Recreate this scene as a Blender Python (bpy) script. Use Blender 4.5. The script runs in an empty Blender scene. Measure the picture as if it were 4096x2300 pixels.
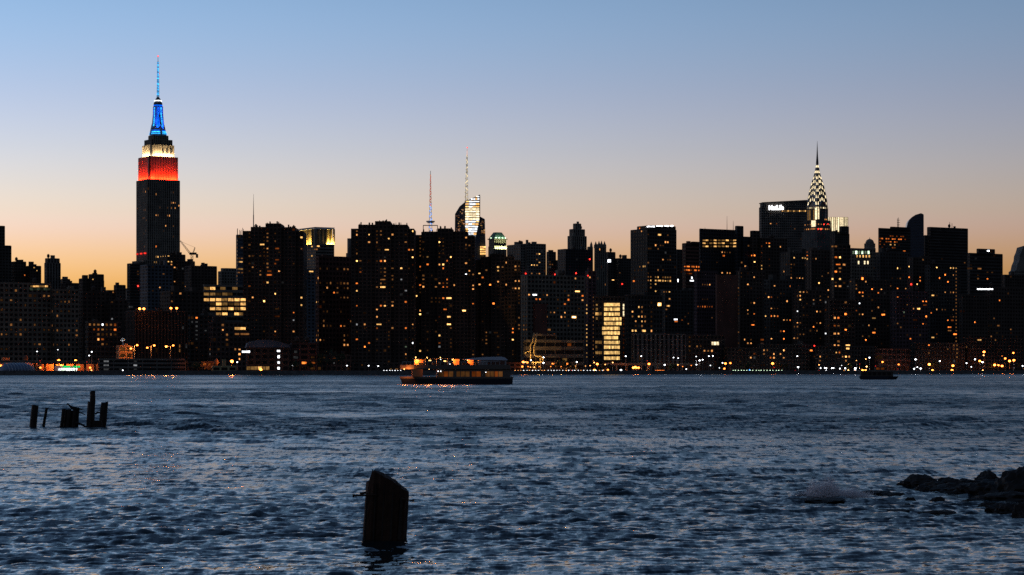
import bpy, bmesh, math, random, re
import numpy as np
from mathutils import Vector, Matrix, noise as mnoise

R = math.radians
rng = random.Random(7)
sc = bpy.context.scene
COL = sc.collection

# ------------------------------------------------------------------ camera
F, HY, CZ = 9000.0, 1478.0, 3.5          # focal length and horizon row on the 4096 px wide plate, eye height
cam = bpy.data.cameras.new('camera'); cam.sensor_width = 36.0; cam.sensor_fit = 'HORIZONTAL'
cam.lens = 36.0 * F / 4096.0
cam.shift_y = (HY - 1150.0) / 4096.0
cam.clip_start = 0.5; cam.clip_end = 20000
camo = bpy.data.objects.new('camera', cam); COL.objects.link(camo)
camo.location = (0, 0, CZ); camo.rotation_euler = (R(90), 0, 0)
sc.camera = camo

# ------------------------------------------------------------------ dusk sky
w = bpy.data.worlds.new('World'); sc.world = w; w.use_nodes = True
nt = w.node_tree; bg = nt.nodes['Background']
sky = nt.nodes.new('ShaderNodeTexSky'); sky.sky_type = 'NISHITA'; sky.sun_disc = False
sky.sun_elevation = R(-3.0); sky.sun_rotation = R(-47); sky.dust_density = 1.0; sky.altitude = 0
tc = nt.nodes.new('ShaderNodeTexCoord'); sp = nt.nodes.new('ShaderNodeSeparateXYZ')
nt.links.new(tc.outputs['Generated'], sp.inputs[0])
mr = nt.nodes.new('ShaderNodeMapRange'); mr.inputs[1].default_value = 0.0; mr.inputs[2].default_value = 0.25
nt.links.new(sp.outputs['Z'], mr.inputs[0])
ramp = nt.nodes.new('ShaderNodeValToRGB'); cr = ramp.color_ramp; cr.interpolation = 'B_SPLINE'
SKYGRADE = [(0.0, (0.303, 0.3307, 0.6323)), (0.168, (0.3106, 0.3378, 0.6707)), (0.212, (0.2975, 0.3292, 0.7237)), (0.248, (0.29, 0.3292, 0.7742)), (0.278, (0.2772, 0.332, 0.665)), (0.323, (0.2587, 0.3182, 0.6165)), (0.388, (0.2283, 0.2919, 0.5545)), (0.476, (0.1943, 0.2557, 0.4854)), (0.562, (0.1674, 0.252, 0.4568)), (0.645, (0.1515, 0.2449, 0.4334)), (0.8, (0.1322, 0.216, 0.3582)), (1.0, (0.1158, 0.1901, 0.2596))]
while len(cr.elements) < len(SKYGRADE): cr.elements.new(0.5)
for el, (p, c) in zip(cr.elements, SKYGRADE): el.position = p; el.color = (*c, 1)
nt.links.new(mr.outputs[0], ramp.inputs[0])
mul = nt.nodes.new('ShaderNodeMixRGB'); mul.blend_type = 'MULTIPLY'; mul.inputs[0].default_value = 1
nt.links.new(sky.outputs[0], mul.inputs[1]); nt.links.new(ramp.outputs[0], mul.inputs[2])
nt.links.new(mul.outputs[0], bg.inputs[0]); bg.inputs[1].default_value = 9.15

sc.view_settings.view_transform = 'Standard'; sc.view_settings.look = 'None'
sc.view_settings.exposure = 0.0; sc.view_settings.gamma = 1.0
sc.render.engine = 'CYCLES'
sc.cycles.use_denoising = False      # the photograph is grainy; a denoiser would smear the fine chop
sc.cycles.max_bounces = 4; sc.cycles.diffuse_bounces = 2; sc.cycles.glossy_bounces = 3
sc.cycles.sample_clamp_indirect = 0.18; sc.cycles.caustics_reflective = False; sc.cycles.caustics_refractive = False

# ------------------------------------------------------------------ helpers
def P(px, py, D):
    return Vector(((px - 2048.0) / F * D, D, CZ + (HY - py) / F * D))
def T(px): return (px - 2048.0) / F
def zat(py, D): return CZ + (HY - py) / F * D
def shore(px): return 1556.0 / (1 - 0.67 * T(px))
GZ = 2.4                                   # street level on the far bank

def tag(o, label=None, cat=None, group=None, kind=None):
    if label: o['label'] = label
    if cat: o['category'] = cat
    if group: o['group'] = group
    if kind: o['kind'] = kind
    return o
def empty(name, loc, rz=0.0, label=None, cat=None, group=None):
    o = bpy.data.objects.new(name, None); COL.objects.link(o)
    o.location = loc; o.rotation_euler = (0, 0, rz); o.empty_display_size = 1
    return tag(o, label, cat, group)

class MB:
    def __init__(s): s.v = []; s.f = []
    def add(s, vs, fs):
        n = len(s.v); s.v += [tuple(v) for v in vs]; s.f += [tuple(i + n for i in f) for f in fs]
    def box(s, x0, y0, z0, x1, y1, z1):
        s.add([(x0,y0,z0),(x1,y0,z0),(x1,y1,z0),(x0,y1,z0),(x0,y0,z1),(x1,y0,z1),(x1,y1,z1),(x0,y1,z1)],
              [(0,3,2,1),(4,5,6,7),(0,1,5,4),(1,2,6,5),(2,3,7,6),(3,0,4,7)])
    def loft(s, rings, cap=True):
        n = len(rings[0]); vs = [p for r in rings for p in r]; fs = []
        for k in range(len(rings) - 1):
            for i in range(n):
                j = (i + 1) % n
                fs.append((k*n+i, k*n+j, (k+1)*n+j, (k+1)*n+i))
        if cap:
            fs.append(tuple(range(n - 1, -1, -1))); fs.append(tuple(range((len(rings)-1)*n, len(rings)*n)))
        s.add(vs, fs)
    def tube(s, pts, r, n=6, r1=None):
        pts = [Vector(p) for p in pts]; rings = []
        for i, p in enumerate(pts):
            d = (pts[min(i+1, len(pts)-1)] - pts[max(i-1, 0)]).normalized()
            a = d.orthogonal().normalized() if i == 0 else (a - d * a.dot(d)).normalized()
            b = d.cross(a)
            rr = r if r1 is None else r + (r1 - r) * i / max(1, len(pts) - 1)
            rings.append([p + (a * math.cos(2*math.pi*k/n) + b * math.sin(2*math.pi*k/n)) * rr for k in range(n)])
        s.loft(rings)
    def lathe(s, c, prof, n=16):
        s.loft([[(c[0] + r*math.cos(2*math.pi*k/n), c[1] + r*math.sin(2*math.pi*k/n), c[2] + z) for k in range(n)] for r, z in prof])
    def sphere(s, c, r, n=8, m=5, sz=1.0):
        s.lathe(c, [(max(1e-3, r*math.sin(math.pi*k/m)), -r*sz*math.cos(math.pi*k/m)) for k in range(m + 1)], n)
    def mesh(s, name, mat):
        me = bpy.data.meshes.new(name); me.from_pydata(s.v, [], s.f)
        if mat: me.materials.append(mat)
        return me
    def build(s, name, mat, parent=None, loc=None, smooth=False):
        o = bpy.data.objects.new(name, s.mesh(name, mat)); COL.objects.link(o)
        if parent: o.parent = parent
        if loc: o.location = loc
        if smooth:
            for p in o.data.polygons: p.use_smooth = True
        return o

# ------------------------------------------------------------------ materials
def newmat(name):
    m = bpy.data.materials.new(name); m.use_nodes = True
    n = m.node_tree.nodes; return m, m.node_tree, n['Principled BSDF']
def surface(name, col, rough=.85, var=.35, scale=.08, spec=.25, metal=0.0, bump=0.0):
    m, t, b = newmat(name)
    tcn = t.nodes.new('ShaderNodeTexCoord'); no = t.nodes.new('ShaderNodeTexNoise')
    no.inputs['Scale'].default_value = scale; no.inputs['Detail'].default_value = 5
    t.links.new(tcn.outputs['Object'], no.inputs['Vector'])
    rp = t.nodes.new('ShaderNodeValToRGB')
    rp.color_ramp.elements[0].position = .3; rp.color_ramp.elements[1].position = .7
    rp.color_ramp.elements[0].color = (*[c * (1 - var) for c in col], 1)
    rp.color_ramp.elements[1].color = (*[min(1, c * (1 + var)) for c in col], 1)
    t.links.new(no.outputs['Fac'], rp.inputs[0]); t.links.new(rp.outputs[0], b.inputs['Base Color'])
    b.inputs['Roughness'].default_value = rough; b.inputs['Specular IOR Level'].default_value = spec
    b.inputs['Metallic'].default_value = metal
    if bump:
        bp = t.nodes.new('ShaderNodeBump'); bp.inputs['Strength'].default_value = bump
        n2 = t.nodes.new('ShaderNodeTexNoise'); n2.inputs['Scale'].default_value = scale * 8; n2.inputs['Detail'].default_value = 6
        t.links.new(tcn.outputs['Object'], n2.inputs['Vector'])
        t.links.new(n2.outputs['Fac'], bp.inputs['Height']); t.links.new(bp.outputs[0], b.inputs['Normal'])
    return m
M = dict(
    brown=surface('brown brick', (.085, .058, .042)), dark=surface('dark masonry', (.07, .058, .047)),
    red=surface('red brick', (.15, .065, .045)), lime=surface('limestone', (.25, .205, .155)),
    grey=surface('grey concrete', (.18, .15, .12)), tan=surface('tan brick', (.2, .155, .11)),
    blue=surface('blue grey panel', (.1, .105, .115), rough=.7), black=surface('black steel', (.03, .03, .032), rough=.5),
    steel=surface('steel', (.3, .3, .3), rough=.35, metal=.8), roof=surface('roof felt', (.06, .06, .062)),
    asphalt=surface('asphalt', (.05, .05, .05), scale=.3), stone=surface('seawall stone', (.14, .13, .12), scale=.4, bump=.4),
    wood=surface('wet timber', (.035, .024, .017), rough=.7, scale=3.0, bump=.8), rock=surface('wet rock', (.03, .024, .02), rough=.75, scale=1.5, bump=.8),
    leaf=surface('foliage', (.05, .07, .03), scale=.5), bark=surface('bark', (.06, .045, .03), scale=1.0),
    white=surface('white paint', (.72, .72, .7), rough=.45, var=.08), hull=surface('dark hull', (.03, .035, .05), rough=.4),
    silver=surface('stainless cladding', (.45, .44, .43), rough=.35, metal=.7), copper=surface('green copper', (.12, .2, .15)),
    bird=surface('bird plumage', (.02, .02, .02)), canvas=surface('blue white canvas', (.16, .2, .27), rough=.6, var=.1),
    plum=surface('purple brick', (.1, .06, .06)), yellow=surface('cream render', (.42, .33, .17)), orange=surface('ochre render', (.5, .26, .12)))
def glass(name, col, rough=.3):
    m, t, b = newmat(name); b.inputs['Base Color'].default_value = (*col, 1)
    b.inputs['Roughness'].default_value = rough; b.inputs['Specular IOR Level'].default_value = .22
    return m
M['glass'] = glass('dark window glass', (.012, .013, .016)); M['blueglass'] = glass('blue curtain wall', (.05, .065, .085), .2); M['blueglass'].node_tree.nodes['Principled BSDF'].inputs['Specular IOR Level'].default_value = .6

KC = dict(w=(1, .40, .115), o=(1, .22, .033), y=(1, .52, .155), c=(.92, .95, 1), g=(.72, 1, .66), r=(1, .03, .02), b=(.05, .3, 1), p=(1, .55, .42))
LV = [.012, .04, .24, 1.3, 3.0, 6.5]
_em = {}
def emit(k, lv, sample=False):
    """light-giving pane or bulb of colour k at level lv"""
    key = (k, lv, sample)
    if key in _em: return _em[key]
    m, t, b = newmat('lit_%s_%s' % (k, lv)); t.nodes.remove(b)
    e = t.nodes.new('ShaderNodeEmission'); e.inputs[0].default_value = (*KC[k], 1)
    oi = t.nodes.new('ShaderNodeObjectInfo'); ma = t.nodes.new('ShaderNodeMath'); ma.operation = 'MULTIPLY_ADD'
    s = LV[lv] if isinstance(lv, int) else lv
    ma.inputs[1].default_value = s * .8; ma.inputs[2].default_value = s * .6
    t.links.new(oi.outputs['Random'], ma.inputs[0])
    tcn = t.nodes.new('ShaderNodeTexCoord'); no = t.nodes.new('ShaderNodeTexNoise'); no.inputs['Scale'].default_value = .55; no.inputs['Detail'].default_value = 3
    ad = t.nodes.new('ShaderNodeVectorMath'); ad.operation = 'ADD'
    sc1 = t.nodes.new('ShaderNodeVectorMath'); sc1.operation = 'SCALE'; sc1.inputs[3].default_value = 1.0
    t.links.new(oi.outputs['Location'], sc1.inputs[0]); t.links.new(tcn.outputs['Object'], ad.inputs[0]); t.links.new(sc1.outputs[0], ad.inputs[1])
    t.links.new(ad.outputs[0], no.inputs['Vector'])
    mp = t.nodes.new('ShaderNodeMapRange'); mp.inputs[1].default_value = .3; mp.inputs[2].default_value = .7; mp.inputs[3].default_value = .35; mp.inputs[4].default_value = 1.25
    t.links.new(no.outputs['Fac'], mp.inputs[0])
    m2 = t.nodes.new('ShaderNodeMath'); m2.operation = 'MULTIPLY'
    t.links.new(ma.outputs[0], m2.inputs[0]); t.links.new(mp.outputs[0], m2.inputs[1]); t.links.new(m2.outputs[0], e.inputs[1])
    t.links.new(e.outputs[0], t.nodes['Material Output'].inputs['Surface'])
    if not sample: m.cycles.emission_sampling = 'NONE'
    _em[key] = m; return m

def lamp(name, kind, loc, power, col, parent=None, rot=None, size=None, size_y=None, spread=None, radius=None):
    l = bpy.data.lights.new(name, kind); l.energy = power; l.color = col
    if kind == 'AREA':
        l.shape = 'RECTANGLE'; l.size = size; l.size_y = size_y
        if spread: l.spread = spread
    elif radius: l.shadow_soft_size = radius
    o = bpy.data.objects.new(name, l); COL.objects.link(o)
    if parent: o.parent = parent
    o.location = loc
    if rot: o.rotation_euler = rot
    return o

# ------------------------------------------------------------------ buildings
FACES = []
_pane = {}
def pane_mesh(wd, h, k, lv):
    key = (round(wd, 1), round(h, 1), k, lv)
    if key not in _pane:
        b = MB(); b.box(-key[0]/2, -.05, -key[1]/2, key[0]/2, .0, key[1]/2)
        _pane[key] = b.mesh('window', emit(k, lv))
    return _pane[key]
E_ROT = 32.0
class Bld: pass
def solve_block(x0, xc, x1, D, rot, L=None):
    c, s = math.cos(R(rot)), math.sin(R(rot))
    C = Vector((T(xc) * D, D, 0))
    W = (T(x1) * C.y - C.x) / (c - T(x1) * s)
    if rot == 0 or xc <= x0 + .5: Ln = L or W * .8
    else: Ln = (T(x0) * C.y - C.x) / (-s - T(x0) * c)
    if L and rot and xc <= x0 + .5: Ln = L
    return C, W, Ln
STY = dict(grid=(.38, .45), fine=(.45, .5), band=(.06, .48), pier=(.5, .12), wide=(.25, .4), curtain=(.1, .16), flat=None)
def B(name, label, blocks, D, mat='dark', sty='grid', fl=3.1, bay=3.4, dens=.02, rot=E_ROT, core='glass', clutter=2, cat='building', pal='wwoyc', lvs=(0, 0, 0, 0, 1, 1), L=None, L_back=None, group=None, solid=()):
    """blocks: (x0, xc, x1, ytop[, ybottom][, depth offset]) in plate pixels at distance D, where xc is the corner nearest the eye"""
    bl = []
    for i, b in enumerate(blocks):
        x0, xc, x1, yt = b[:4]
        yb = b[4] if len(b) > 4 else None
        off = b[5] if len(b) > 5 else 0.0
        if xc is None: xc = x0 if rot == 0 else x0 + .3 * (x1 - x0)
        C, W, Ln = solve_block(x0, xc, x1, D + off, rot, L)
        z1 = zat(yt, D + off); z0 = GZ if yb is None else zat(yb, D + off)
        bl.append((C, W, min(Ln, 160), z0, z1))
    C0 = bl[0][0]
    root = empty(name, (C0.x, C0.y, GZ), R(rot), label, cat, group)
    c, s = math.cos(R(rot)), math.sin(R(rot))
    def loc(p): d = p - C0; return (d.x * c + d.y * s, -d.x * s + d.y * c)
    wall, gl = MB(), MB(); dep = .35
    info = Bld(); info.root = root; info.n = 0; info.used = set(); info.bl = []; info.name = name
    for bi, (C, W, Ln, z0, z1) in enumerate(bl):
        a, b = loc(C); h0, h1 = z0 - GZ, z1 - GZ
        info.bl.append((a, b, W, Ln, h0, h1))
        if sty == 'flat':
            wall.box(a, b, h0, a + W, b + Ln, h1)
        elif bi in solid:                                   # blank masonry with shallow pilasters
            wall.box(a + .3, b + .3, h0, a + W, b + Ln, h1 + .5)
            nb = max(2, int(round(W / 4.2))); ns = max(2, int(round(Ln / 4.2)))
            for i in range(nb + 1): wall.box(max(a, a + W * i / nb - 1.3), b - .1, h0, min(a + W, a + W * i / nb + 1.3), b + .32, h1)
            for i in range(ns + 1): wall.box(a - .1, max(b, b + Ln * i / ns - 1.3), h0, a + .32, min(b + Ln, b + Ln * i / ns + 1.3), h1)
        else:
            pf, sf = STY[sty]
            gl.box(a + dep, b + dep, h0, a + W - dep, b + Ln - dep, h1 - .3)
            wall.box(a + W - dep, b + dep, h0, a + W, b + Ln, h1); wall.box(a + dep, b + Ln - dep, h0, a + W - dep, b + Ln, h1)
            wall.box(a, b, h1 - .3, a + W - dep, b + Ln - dep, h1 + .5)
            nf = max(1, int(round((h1 - h0) / fl))); fh = (h1 - h0) / nf
            nb = max(1, int(round(W / bay))); bw = W / nb
            ns = max(1, int(round(Ln / bay))); sw = Ln / ns
            for j in range(nf + 1):
                za = h0 + j * fh - fh * sf / 2; zb = za + fh * sf
                za = max(za, h0); zb = min(zb, h1 - .3)
                if zb - za < .05: continue
                wall.box(a, b, za, a + W, b + dep - .02, zb); wall.box(a, b + dep - .02, za, a + dep - .02, b + Ln, zb)
            for i in range(nb + 1):
                ua = max(0, i * bw - bw * pf / 2); ub = min(W, i * bw + bw * pf / 2)
                wall.box(a + ua, b - .04, h0, a + ub, b + dep - .03, h1)
            for i in range(ns + 1):
                ua = max(0, i * sw - sw * pf / 2); ub = min(Ln, i * sw + sw * pf / 2)
                wall.box(a - .04, b + ua, h0, a + dep - .03, b + ub, h1)
            e = Vector((c, s, 0)); sv = Vector((-s, c, 0))
            FACES.append((info, 'E', a, b, C.copy(), e, W, z0, z1, nb, nf, pf, sf))
            if Ln > 3: FACES.append((info, 'S', a, b, C.copy(), sv, Ln, z0, z1, ns, nf, pf, sf))
        if clutter:
            for _ in range(clutter):
                cw, cd, ch = rng.uniform(1.5, 6), rng.uniform(1.5, 6), rng.uniform(1, 4.5)
                if W < cw + 2 or Ln < cd + 2: continue
                ca, cb = a + rng.uniform(.5, W - cw - .5), b + rng.uniform(.5, min(Ln - cd - .5, 30))
                m = MB()
                if rng.random() < .25:
                    m.lathe((ca + 1.5, cb + 1.5, h1 + .5), [(.2, 0), (1.5, 1.2), (1.5, 3.6), (.05, 4.8)], 10); m.build('water_tank', M['brown'], root)
                else:
                    m.box(ca, cb, h1 + .5, ca + cw, cb + cd, h1 + .5 + ch); m.build('rooftop_unit', M[mat], root)
    wall.build('wall', M[mat], root)
    if gl.v: gl.build('window_glass', M[core], root)
    info.dens = dens; info.pal = pal; info.lvs = lvs; info.C0 = C0; info.rot = rot; info.loc = loc
    return info
def put_pane(info, face, a, b, u, z, wd, h, k, lv, proud, name='window'):
    o = bpy.data.objects.new(name, pane_mesh(wd, h, k, lv)); COL.objects.link(o); o.parent = info.root
    d = -.07 if proud else .32
    if face == 'E': o.location = (a + u, b + d, z - GZ)
    else: o.location = (a + d, b + u, z - GZ); o.rotation_euler = (0, 0, -math.pi / 2)
    info.n += 1
    return o
MISS = []
def hit(px, py):
    dx, dz = T(px), (HY - py) / F; best = None
    for f in FACES:
        info, fc, a, b, C, dr, W, z0, z1 = f[:9]
        nrm = Vector((dr.y, -dr.x, 0))
        den = nrm.x * dx + nrm.y
        if abs(den) < 1e-6: continue
        s_ = nrm.dot(C) / den
        if s_ <= 0 or (best and s_ >= best[1]): continue
        p = Vector((dx * s_, s_, 0)); u = (p - C).dot(dr); z = CZ + dz * s_
        if -.5 <= u <= W + .5 and z0 - 1 <= z <= z1 + 1: best = (f, s_, u, z)
    return best
def light_window(px, py, k, lv, wide=False):
    hb = hit(px, py)
    if not hb: MISS.append((int(px), int(py), k)); return
    f, s_, u, z = hb
    info, fc, a, b, C, dr, W, z0, z1, nb, nf, pf, sf = f
    bw, fh = W / nb, (z1 - z0) / nf
    i = min(nb - 1, max(0, int(u / bw))); j = min(nf - 1, max(0, int((z - z0) / fh)))
    if k == 'r':
        m = MB(); m.sphere((0, 0, 0), .55 if s_ < 2000 else .8); o = m.build('red_beacon', emit('r', 6.0), info.root)
        o.location = (a + u, b - .4, z - GZ) if fc == 'E' else (a - .4, b + u, z - GZ); return
    if (id(f), i, j) in info.used: return
    info.used.add((id(f), i, j))
    n = 2 if wide and nb > 2 else 1
    # the pane fills the opening; glare makes it read a little larger on the far facades
    wd = bw * (1 - pf) * (1 if n == 1 else 1) + (bw if n == 2 else 0); h = fh * (1 - sf)
    uc = (i + .5) * bw if n == 1 else min(W - bw, max(bw, round(u / bw) * bw))
    wd = min(wd, W * .95)
    wd = max(wd, 1.2 if s_ < 2500 else 2.6); wd = min(wd, 4.2 if n == 1 else 8)
    wr = random.Random(int(px * 31 + py * 17)); wd *= .62 * wr.uniform(.75, 1.3); h *= .72 * wr.uniform(.7, 1.15)          # curtains and sashes leave only the middle of the opening bright
    put_pane(info, fc, a, b, uc, z0 + (j + .5) * fh, wd, h, k, lv, n == 2)
def panel(px, py, wpx, hpx, k, lv, name='window'):
    hb = hit(px, py)
    if not hb: MISS.append((int(px), int(py), k)); return
    f, s_, u, z = hb; info, fc, a, b, C, dr, W = f[:7]
    cosn = abs(dr.x - T(px) * dr.y); wd = wpx * s_ / F / max(.2, cosn)
    return put_pane(info, fc, a, b, u, z, wd, hpx * s_ / F, k, lv, True, name)
RX = re.compile(r'(\d+),(\d+)([a-z]?)(\d?)(W?)')
ZOOM = dict(A=(0, 850, 700/1511), C=(500, 700, 500/882), D=(900, 750, 500/939), E=(1350, 850, 400/863), F=(1600, 560, 520/783), G=(2050, 850, 500/1079),
            H=(2450, 850, 500/1079), I=(2750, 850, 500/1079), J=(3000, 550, 500/1607), K=(3200, 850, 500/1079), L=(3600, 800, 496/996))
def pts(zk, text):
    ox, oy, s = ZOOM[zk]
    for x, y, k, lv, wd in RX.findall(text):
        yield ox + int(x) * s, oy + int(y) * s, k or 'w', int(lv or 1), bool(wd)

# ------------------------------------------------------------------ setting: far bank, street, seawall
def sheet(name, pts_, z, mat):
    b = MB(); b.add([(x, y, z) for x, y in pts_], [tuple(range(len(pts_)))])
    return tag(b.build(name, mat), kind='structure')
def shore_pt(px, off=0.0):
    D = shore(px) + off; return (T(px) * D, D)
XA, XB = -2500, 6600
a0, a1 = shore_pt(XA), shore_pt(XB)
sheet('ground', [a0, a1, (6000, 9000), (-6000, 9000)], GZ, M['asphalt'])
def strip(name, off0, off1, z0, z1, mat, px0=XA, px1=XB):
    b = MB(); p, q = shore_pt(px0, off0), shore_pt(px1, off0); r, s_ = shore_pt(px1, off1), shore_pt(px0, off1)
    b.add([(*p, z0), (*q, z0), (*r, z0), (*s_, z0), (*p, z1), (*q, z1), (*r, z1), (*s_, z1)],
          [(0,3,2,1),(4,5,6,7),(0,1,5,4),(1,2,6,5),(2,3,7,6),(3,0,4,7)])
    return b.build(name, mat)
tag(strip('seawall', -1.5, 1.2, -3, GZ + .35, M['stone']), 'long low stone seawall along the far bank', 'seawall', kind='structure')
tag(strip('promenade_path', 1.3, 7, GZ - .2, GZ + .05, M['grey']), kind='structure')

# ------------------------------------------------------------------ buildings, far ones first
# -- left edge
B('office_tower', 'dark stepped tower cut off by the left edge of the picture', [(-160, -90, 46, 980), (-120, -70, 20, 902, 980, 8)], 2300, 'dark', 'grid', dens=0.0065)
B('loft_building', 'low dark building with a lit attic corner beside the stepped tower at the left edge', [(40, 60, 105, 1047), (100, 120, 165, 1064)], 2350, 'brown', clutter=3, dens=0.0065)
B('tapered_tower', 'short dark tower with chamfered shoulders standing alone against the orange sky', [(177, 187, 243, 1052), (180, 190, 239, 1034, 1052, 1)], 2400, 'grey', 'pier', dens=0.0026)
B('loft_building', 'low flat roofed block just right of the chamfered tower', [(243, 262, 320, 1133)], 2300, 'brown', dens=0.0065, clutter=2)
B('screened_roof_building', 'small pale block with a railed roof screen beside the chamfered tower', [(243, 250, 281, 1117)], 2380, 'grey', 'band', fl=2.2, dens=0)
B('apartment_building', 'dark twin block with a pale lift shaft left of the tall floodlit skyscraper', [(315, 330, 357, 1115), (354, 366, 416, 1098), (404, 407, 417, 1122)], 2150, 'brown', 'fine', clutter=2, dens=0.0065)
B('apartment_building', 'small stepped block nearest the left foot of the floodlit skyscraper', [(421, 432, 460, 1162), (455, 466, 503, 1141)], 2120, 'brown', 'fine', clutter=1, dens=0.0130)
B('hospital_building', 'wide dark hospital block at far left under a glowing yellow green roof band', [(-120, -60, 205, 1130)], 1640, 'tan', 'grid', fl=3.6, bay=3.6, dens=0.0130, clutter=2)
B('hospital_building', 'olive brick hospital wing right of the glowing roof band', [(200, 222, 315, 1158)], 1660, 'tan', 'grid', fl=3.6, bay=3.0, dens=0.0325)
B('hospital_building', 'plain dark block below the twin block at left', [(310, 330, 440, 1168), (425, 440, 510, 1200)], 1680, 'brown', 'fine', dens=0.0039)
B('clinic_building', 'low office block with four rows of lit windows at left', [(340, 352, 486, 1288)], 1560, 'dark', 'wide', fl=3.4, bay=3.2, dens=0.0325)
# -- around the floodlit skyscraper
B('apartment_tower', 'balconied apartment tower in front of the floodlit skyscraper on its left', [(508, 520, 598, 1055)], 2250, 'dark', 'band', fl=3.0, dens=0.0065, L=30)
B('apartment_tower', 'bluish tower block below the floodlit skyscraper', [(560, 590, 690, 1060)], 2050, 'blue', 'grid', dens=0.0130)
B('office_block', 'stepped shoulder block right below the floodlit skyscraper', [(640, 668, 742, 1018), (700, 715, 780, 1045)], 2450, 'brown', 'grid', dens=0.0130, clutter=3)
B('office_block', 'dark flat roofed block under the tower crane', [(738, 765, 868, 1064)], 2300, 'brown', 'fine', dens=0.0039, clutter=4)
B('apartment_building', 'dark block between the sodium lit roof and the ribbon windowed office', [(640, 680, 830, 1165)], 1750, 'brown', 'fine', dens=0.0065)
B('grey_tower', 'pale grey block with a stepped roof right of the crane', [(872, 886, 952, 1086), (892, 902, 948, 1074, 1086, 4)], 2350, 'grey', 'fine', dens=0.0026, clutter=2)
tower_c = B('tower_under_construction', 'slim unfinished glass tower with bare steel rods on top', [(944, 950, 988, 940)], 2250, 'blue', 'band', fl=3.6, dens=.12, core='blueglass', L=40, clutter=0)
for i in range(9):
    m = MB(); a = rng.uniform(0, 9); b_ = rng.uniform(0, 9); h = zat(940, 2250) - GZ
    m.box(a, b_, h, a + .35, b_ + .35, h + rng.uniform(4, 8)); m.build('steel_rod', M['black'], tower_c.root)
B('ribbon_office', 'office block with glowing golden ribbon windows left of the first riverside tower', [(812, 818, 990, 1140), (815, 822, 990, 1262, 1400, -6)], 1800, 'grey', 'band', fl=4.6, bay=9, dens=0)
B('low_office', 'low dark office behind the riverside street with two lit floors', [(835, 850, 1000, 1290)], 1600, 'dark', 'grid', fl=3.6, dens=0.0195)
B('hospital_block', 'long brown slab with orange lamps on its roof at left', [(500, 540, 752, 1244)], 1600, 'brown', 'pier', fl=3.2, bay=2.6, dens=0.0052)
B('hospital_block', 'plain dark annex right of the orange lamps', [(742, 760, 850, 1262)], 1640, 'dark', 'grid', dens=0.0195)
# -- golden crowned round tower behind the first riverside tower
gold = B('crowned_tower', 'tall tower with a golden lit crown behind the first riverside tower', [(1185, 1262, 1337, 978)], 2400, 'grey', 'band', fl=3.4, dens=0.0195, clutter=0)
B('grey_shaft', 'narrow pale blue shaft between the first riverside tower and the brick hospital', [(1205, 1214, 1275, 1078)], 2000, 'blue', 'fine', dens=0.0026)
B('brick_hospital', 'broad brick hospital with paired lit windows between the first two riverside towers', [(1262, 1275, 1412, 1026)], 1690, 'red', 'grid', fl=3.6, bay=3.0, dens=0.0260)
B('stair_tower', 'narrow stepped stair tower behind the second riverside tower', [(1384, 1392, 1420, 1012), (1389, 1395, 1420, 953, 1012, 2)], 1850, 'grey', 'flat', dens=0)
# -- the four riverside towers (flat fronts, stepped tops)
def riverside(label, D, cols):
    info = B('riverside_tower', label, [(x0, x0, x1, yt, None, off) for x0, x1, yt, off in cols], D, 'brown', 'grid', fl=2.75, bay=3.0, dens=0.0078, rot=0, group='riverside apartment towers', cat='tower', L=26, clutter=0)
    for a, b, W, Ln, h0, h1 in info.bl[1:4]:
        for _ in range(5):
            m = MB(); x = a + rng.uniform(.3, W - 1); hh = rng.uniform(.6, 2.2); m.box(x, b + 2, h1 + .5, x + rng.uniform(.3, 1.2), b + 3.2, h1 + .5 + hh); m.build('roof_vent', M['black'], info.root)
    return info
riverside('leftmost stepped dark brick riverside tower beside the golden crowned tower', 1640, [(972, 1006, 926, 7), (1003, 1064, 910, 4), (1062, 1124, 896, 0), (1122, 1182, 911, 4), (1180, 1214, 927, 7)])
riverside('tallest stepped dark brick riverside tower left of the moored tour boat', 1640, [(1404, 1435, 917, 7), (1433, 1502, 901, 4), (1500, 1563, 887, 0), (1561, 1632, 901, 4), (1629, 1658, 917, 7)])
riverside('stepped dark brick riverside tower right behind the tour boat with an antenna showing above', 1670, [(1658, 1688, 942, 7), (1685, 1752, 930, 4), (1750, 1811, 916, 0), (1809, 1872, 928, 4), (1870, 1900, 945, 7)])
riverside('shortest stepped dark brick riverside tower at the stern of the tour boat', 1700, [(1893, 1926, 1042, 7), (1923, 1968, 1029, 4), (1965, 2020, 1017, 0), (2018, 2058, 1028, 4), (2055, 2083, 1043, 7)])
# -- middle
B('office_block', 'grey office block with two lit floors right of the green domed tower', [(2028, 2082, 2121, 978), (2080, 2112, 2184, 975)], 2500, 'grey', 'grid', dens=0.0130, clutter=3)
B('office_block', 'small dark block in the gap right of the grey office block', [(2186, 2196, 2224, 1008), (2220, 2226, 2240, 1042)], 2550, 'dark', 'grid', dens=0.0390)
B('office_block', 'wide black flat topped block in front of the stepped stone tower', [(2230, 2262, 2372, 997)], 2450, 'black', 'grid', dens=0.0039, clutter=3)
B('stepped_tower', 'stepped stone tower with a small platform crown in the middle of the skyline', [(2270, 2288, 2347, 944), (2277, 2294, 2340, 917, 944, 4), (2292, 2302, 2325, 895, 917, 9)], 2950, 'lime', 'pier', fl=3.6, bay=3.2, dens=0.0052)
goth = B('gothic_tower', 'dark tower crowned with gothic pinnacles in the middle of the skyline', [(2349, 2356, 2372, 988), (2377, 2388, 2425, 991)], 2600, 'lime', 'pier', fl=3.4, bay=2.6, dens=0.0065)
B('office_block', 'dark block with a small white sign right of the gothic pinnacles', [(2420, 2432, 2462, 1009), (2458, 2475, 2524, 1034)], 2650, 'dark', 'grid', dens=0.0130, clutter=2)
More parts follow.
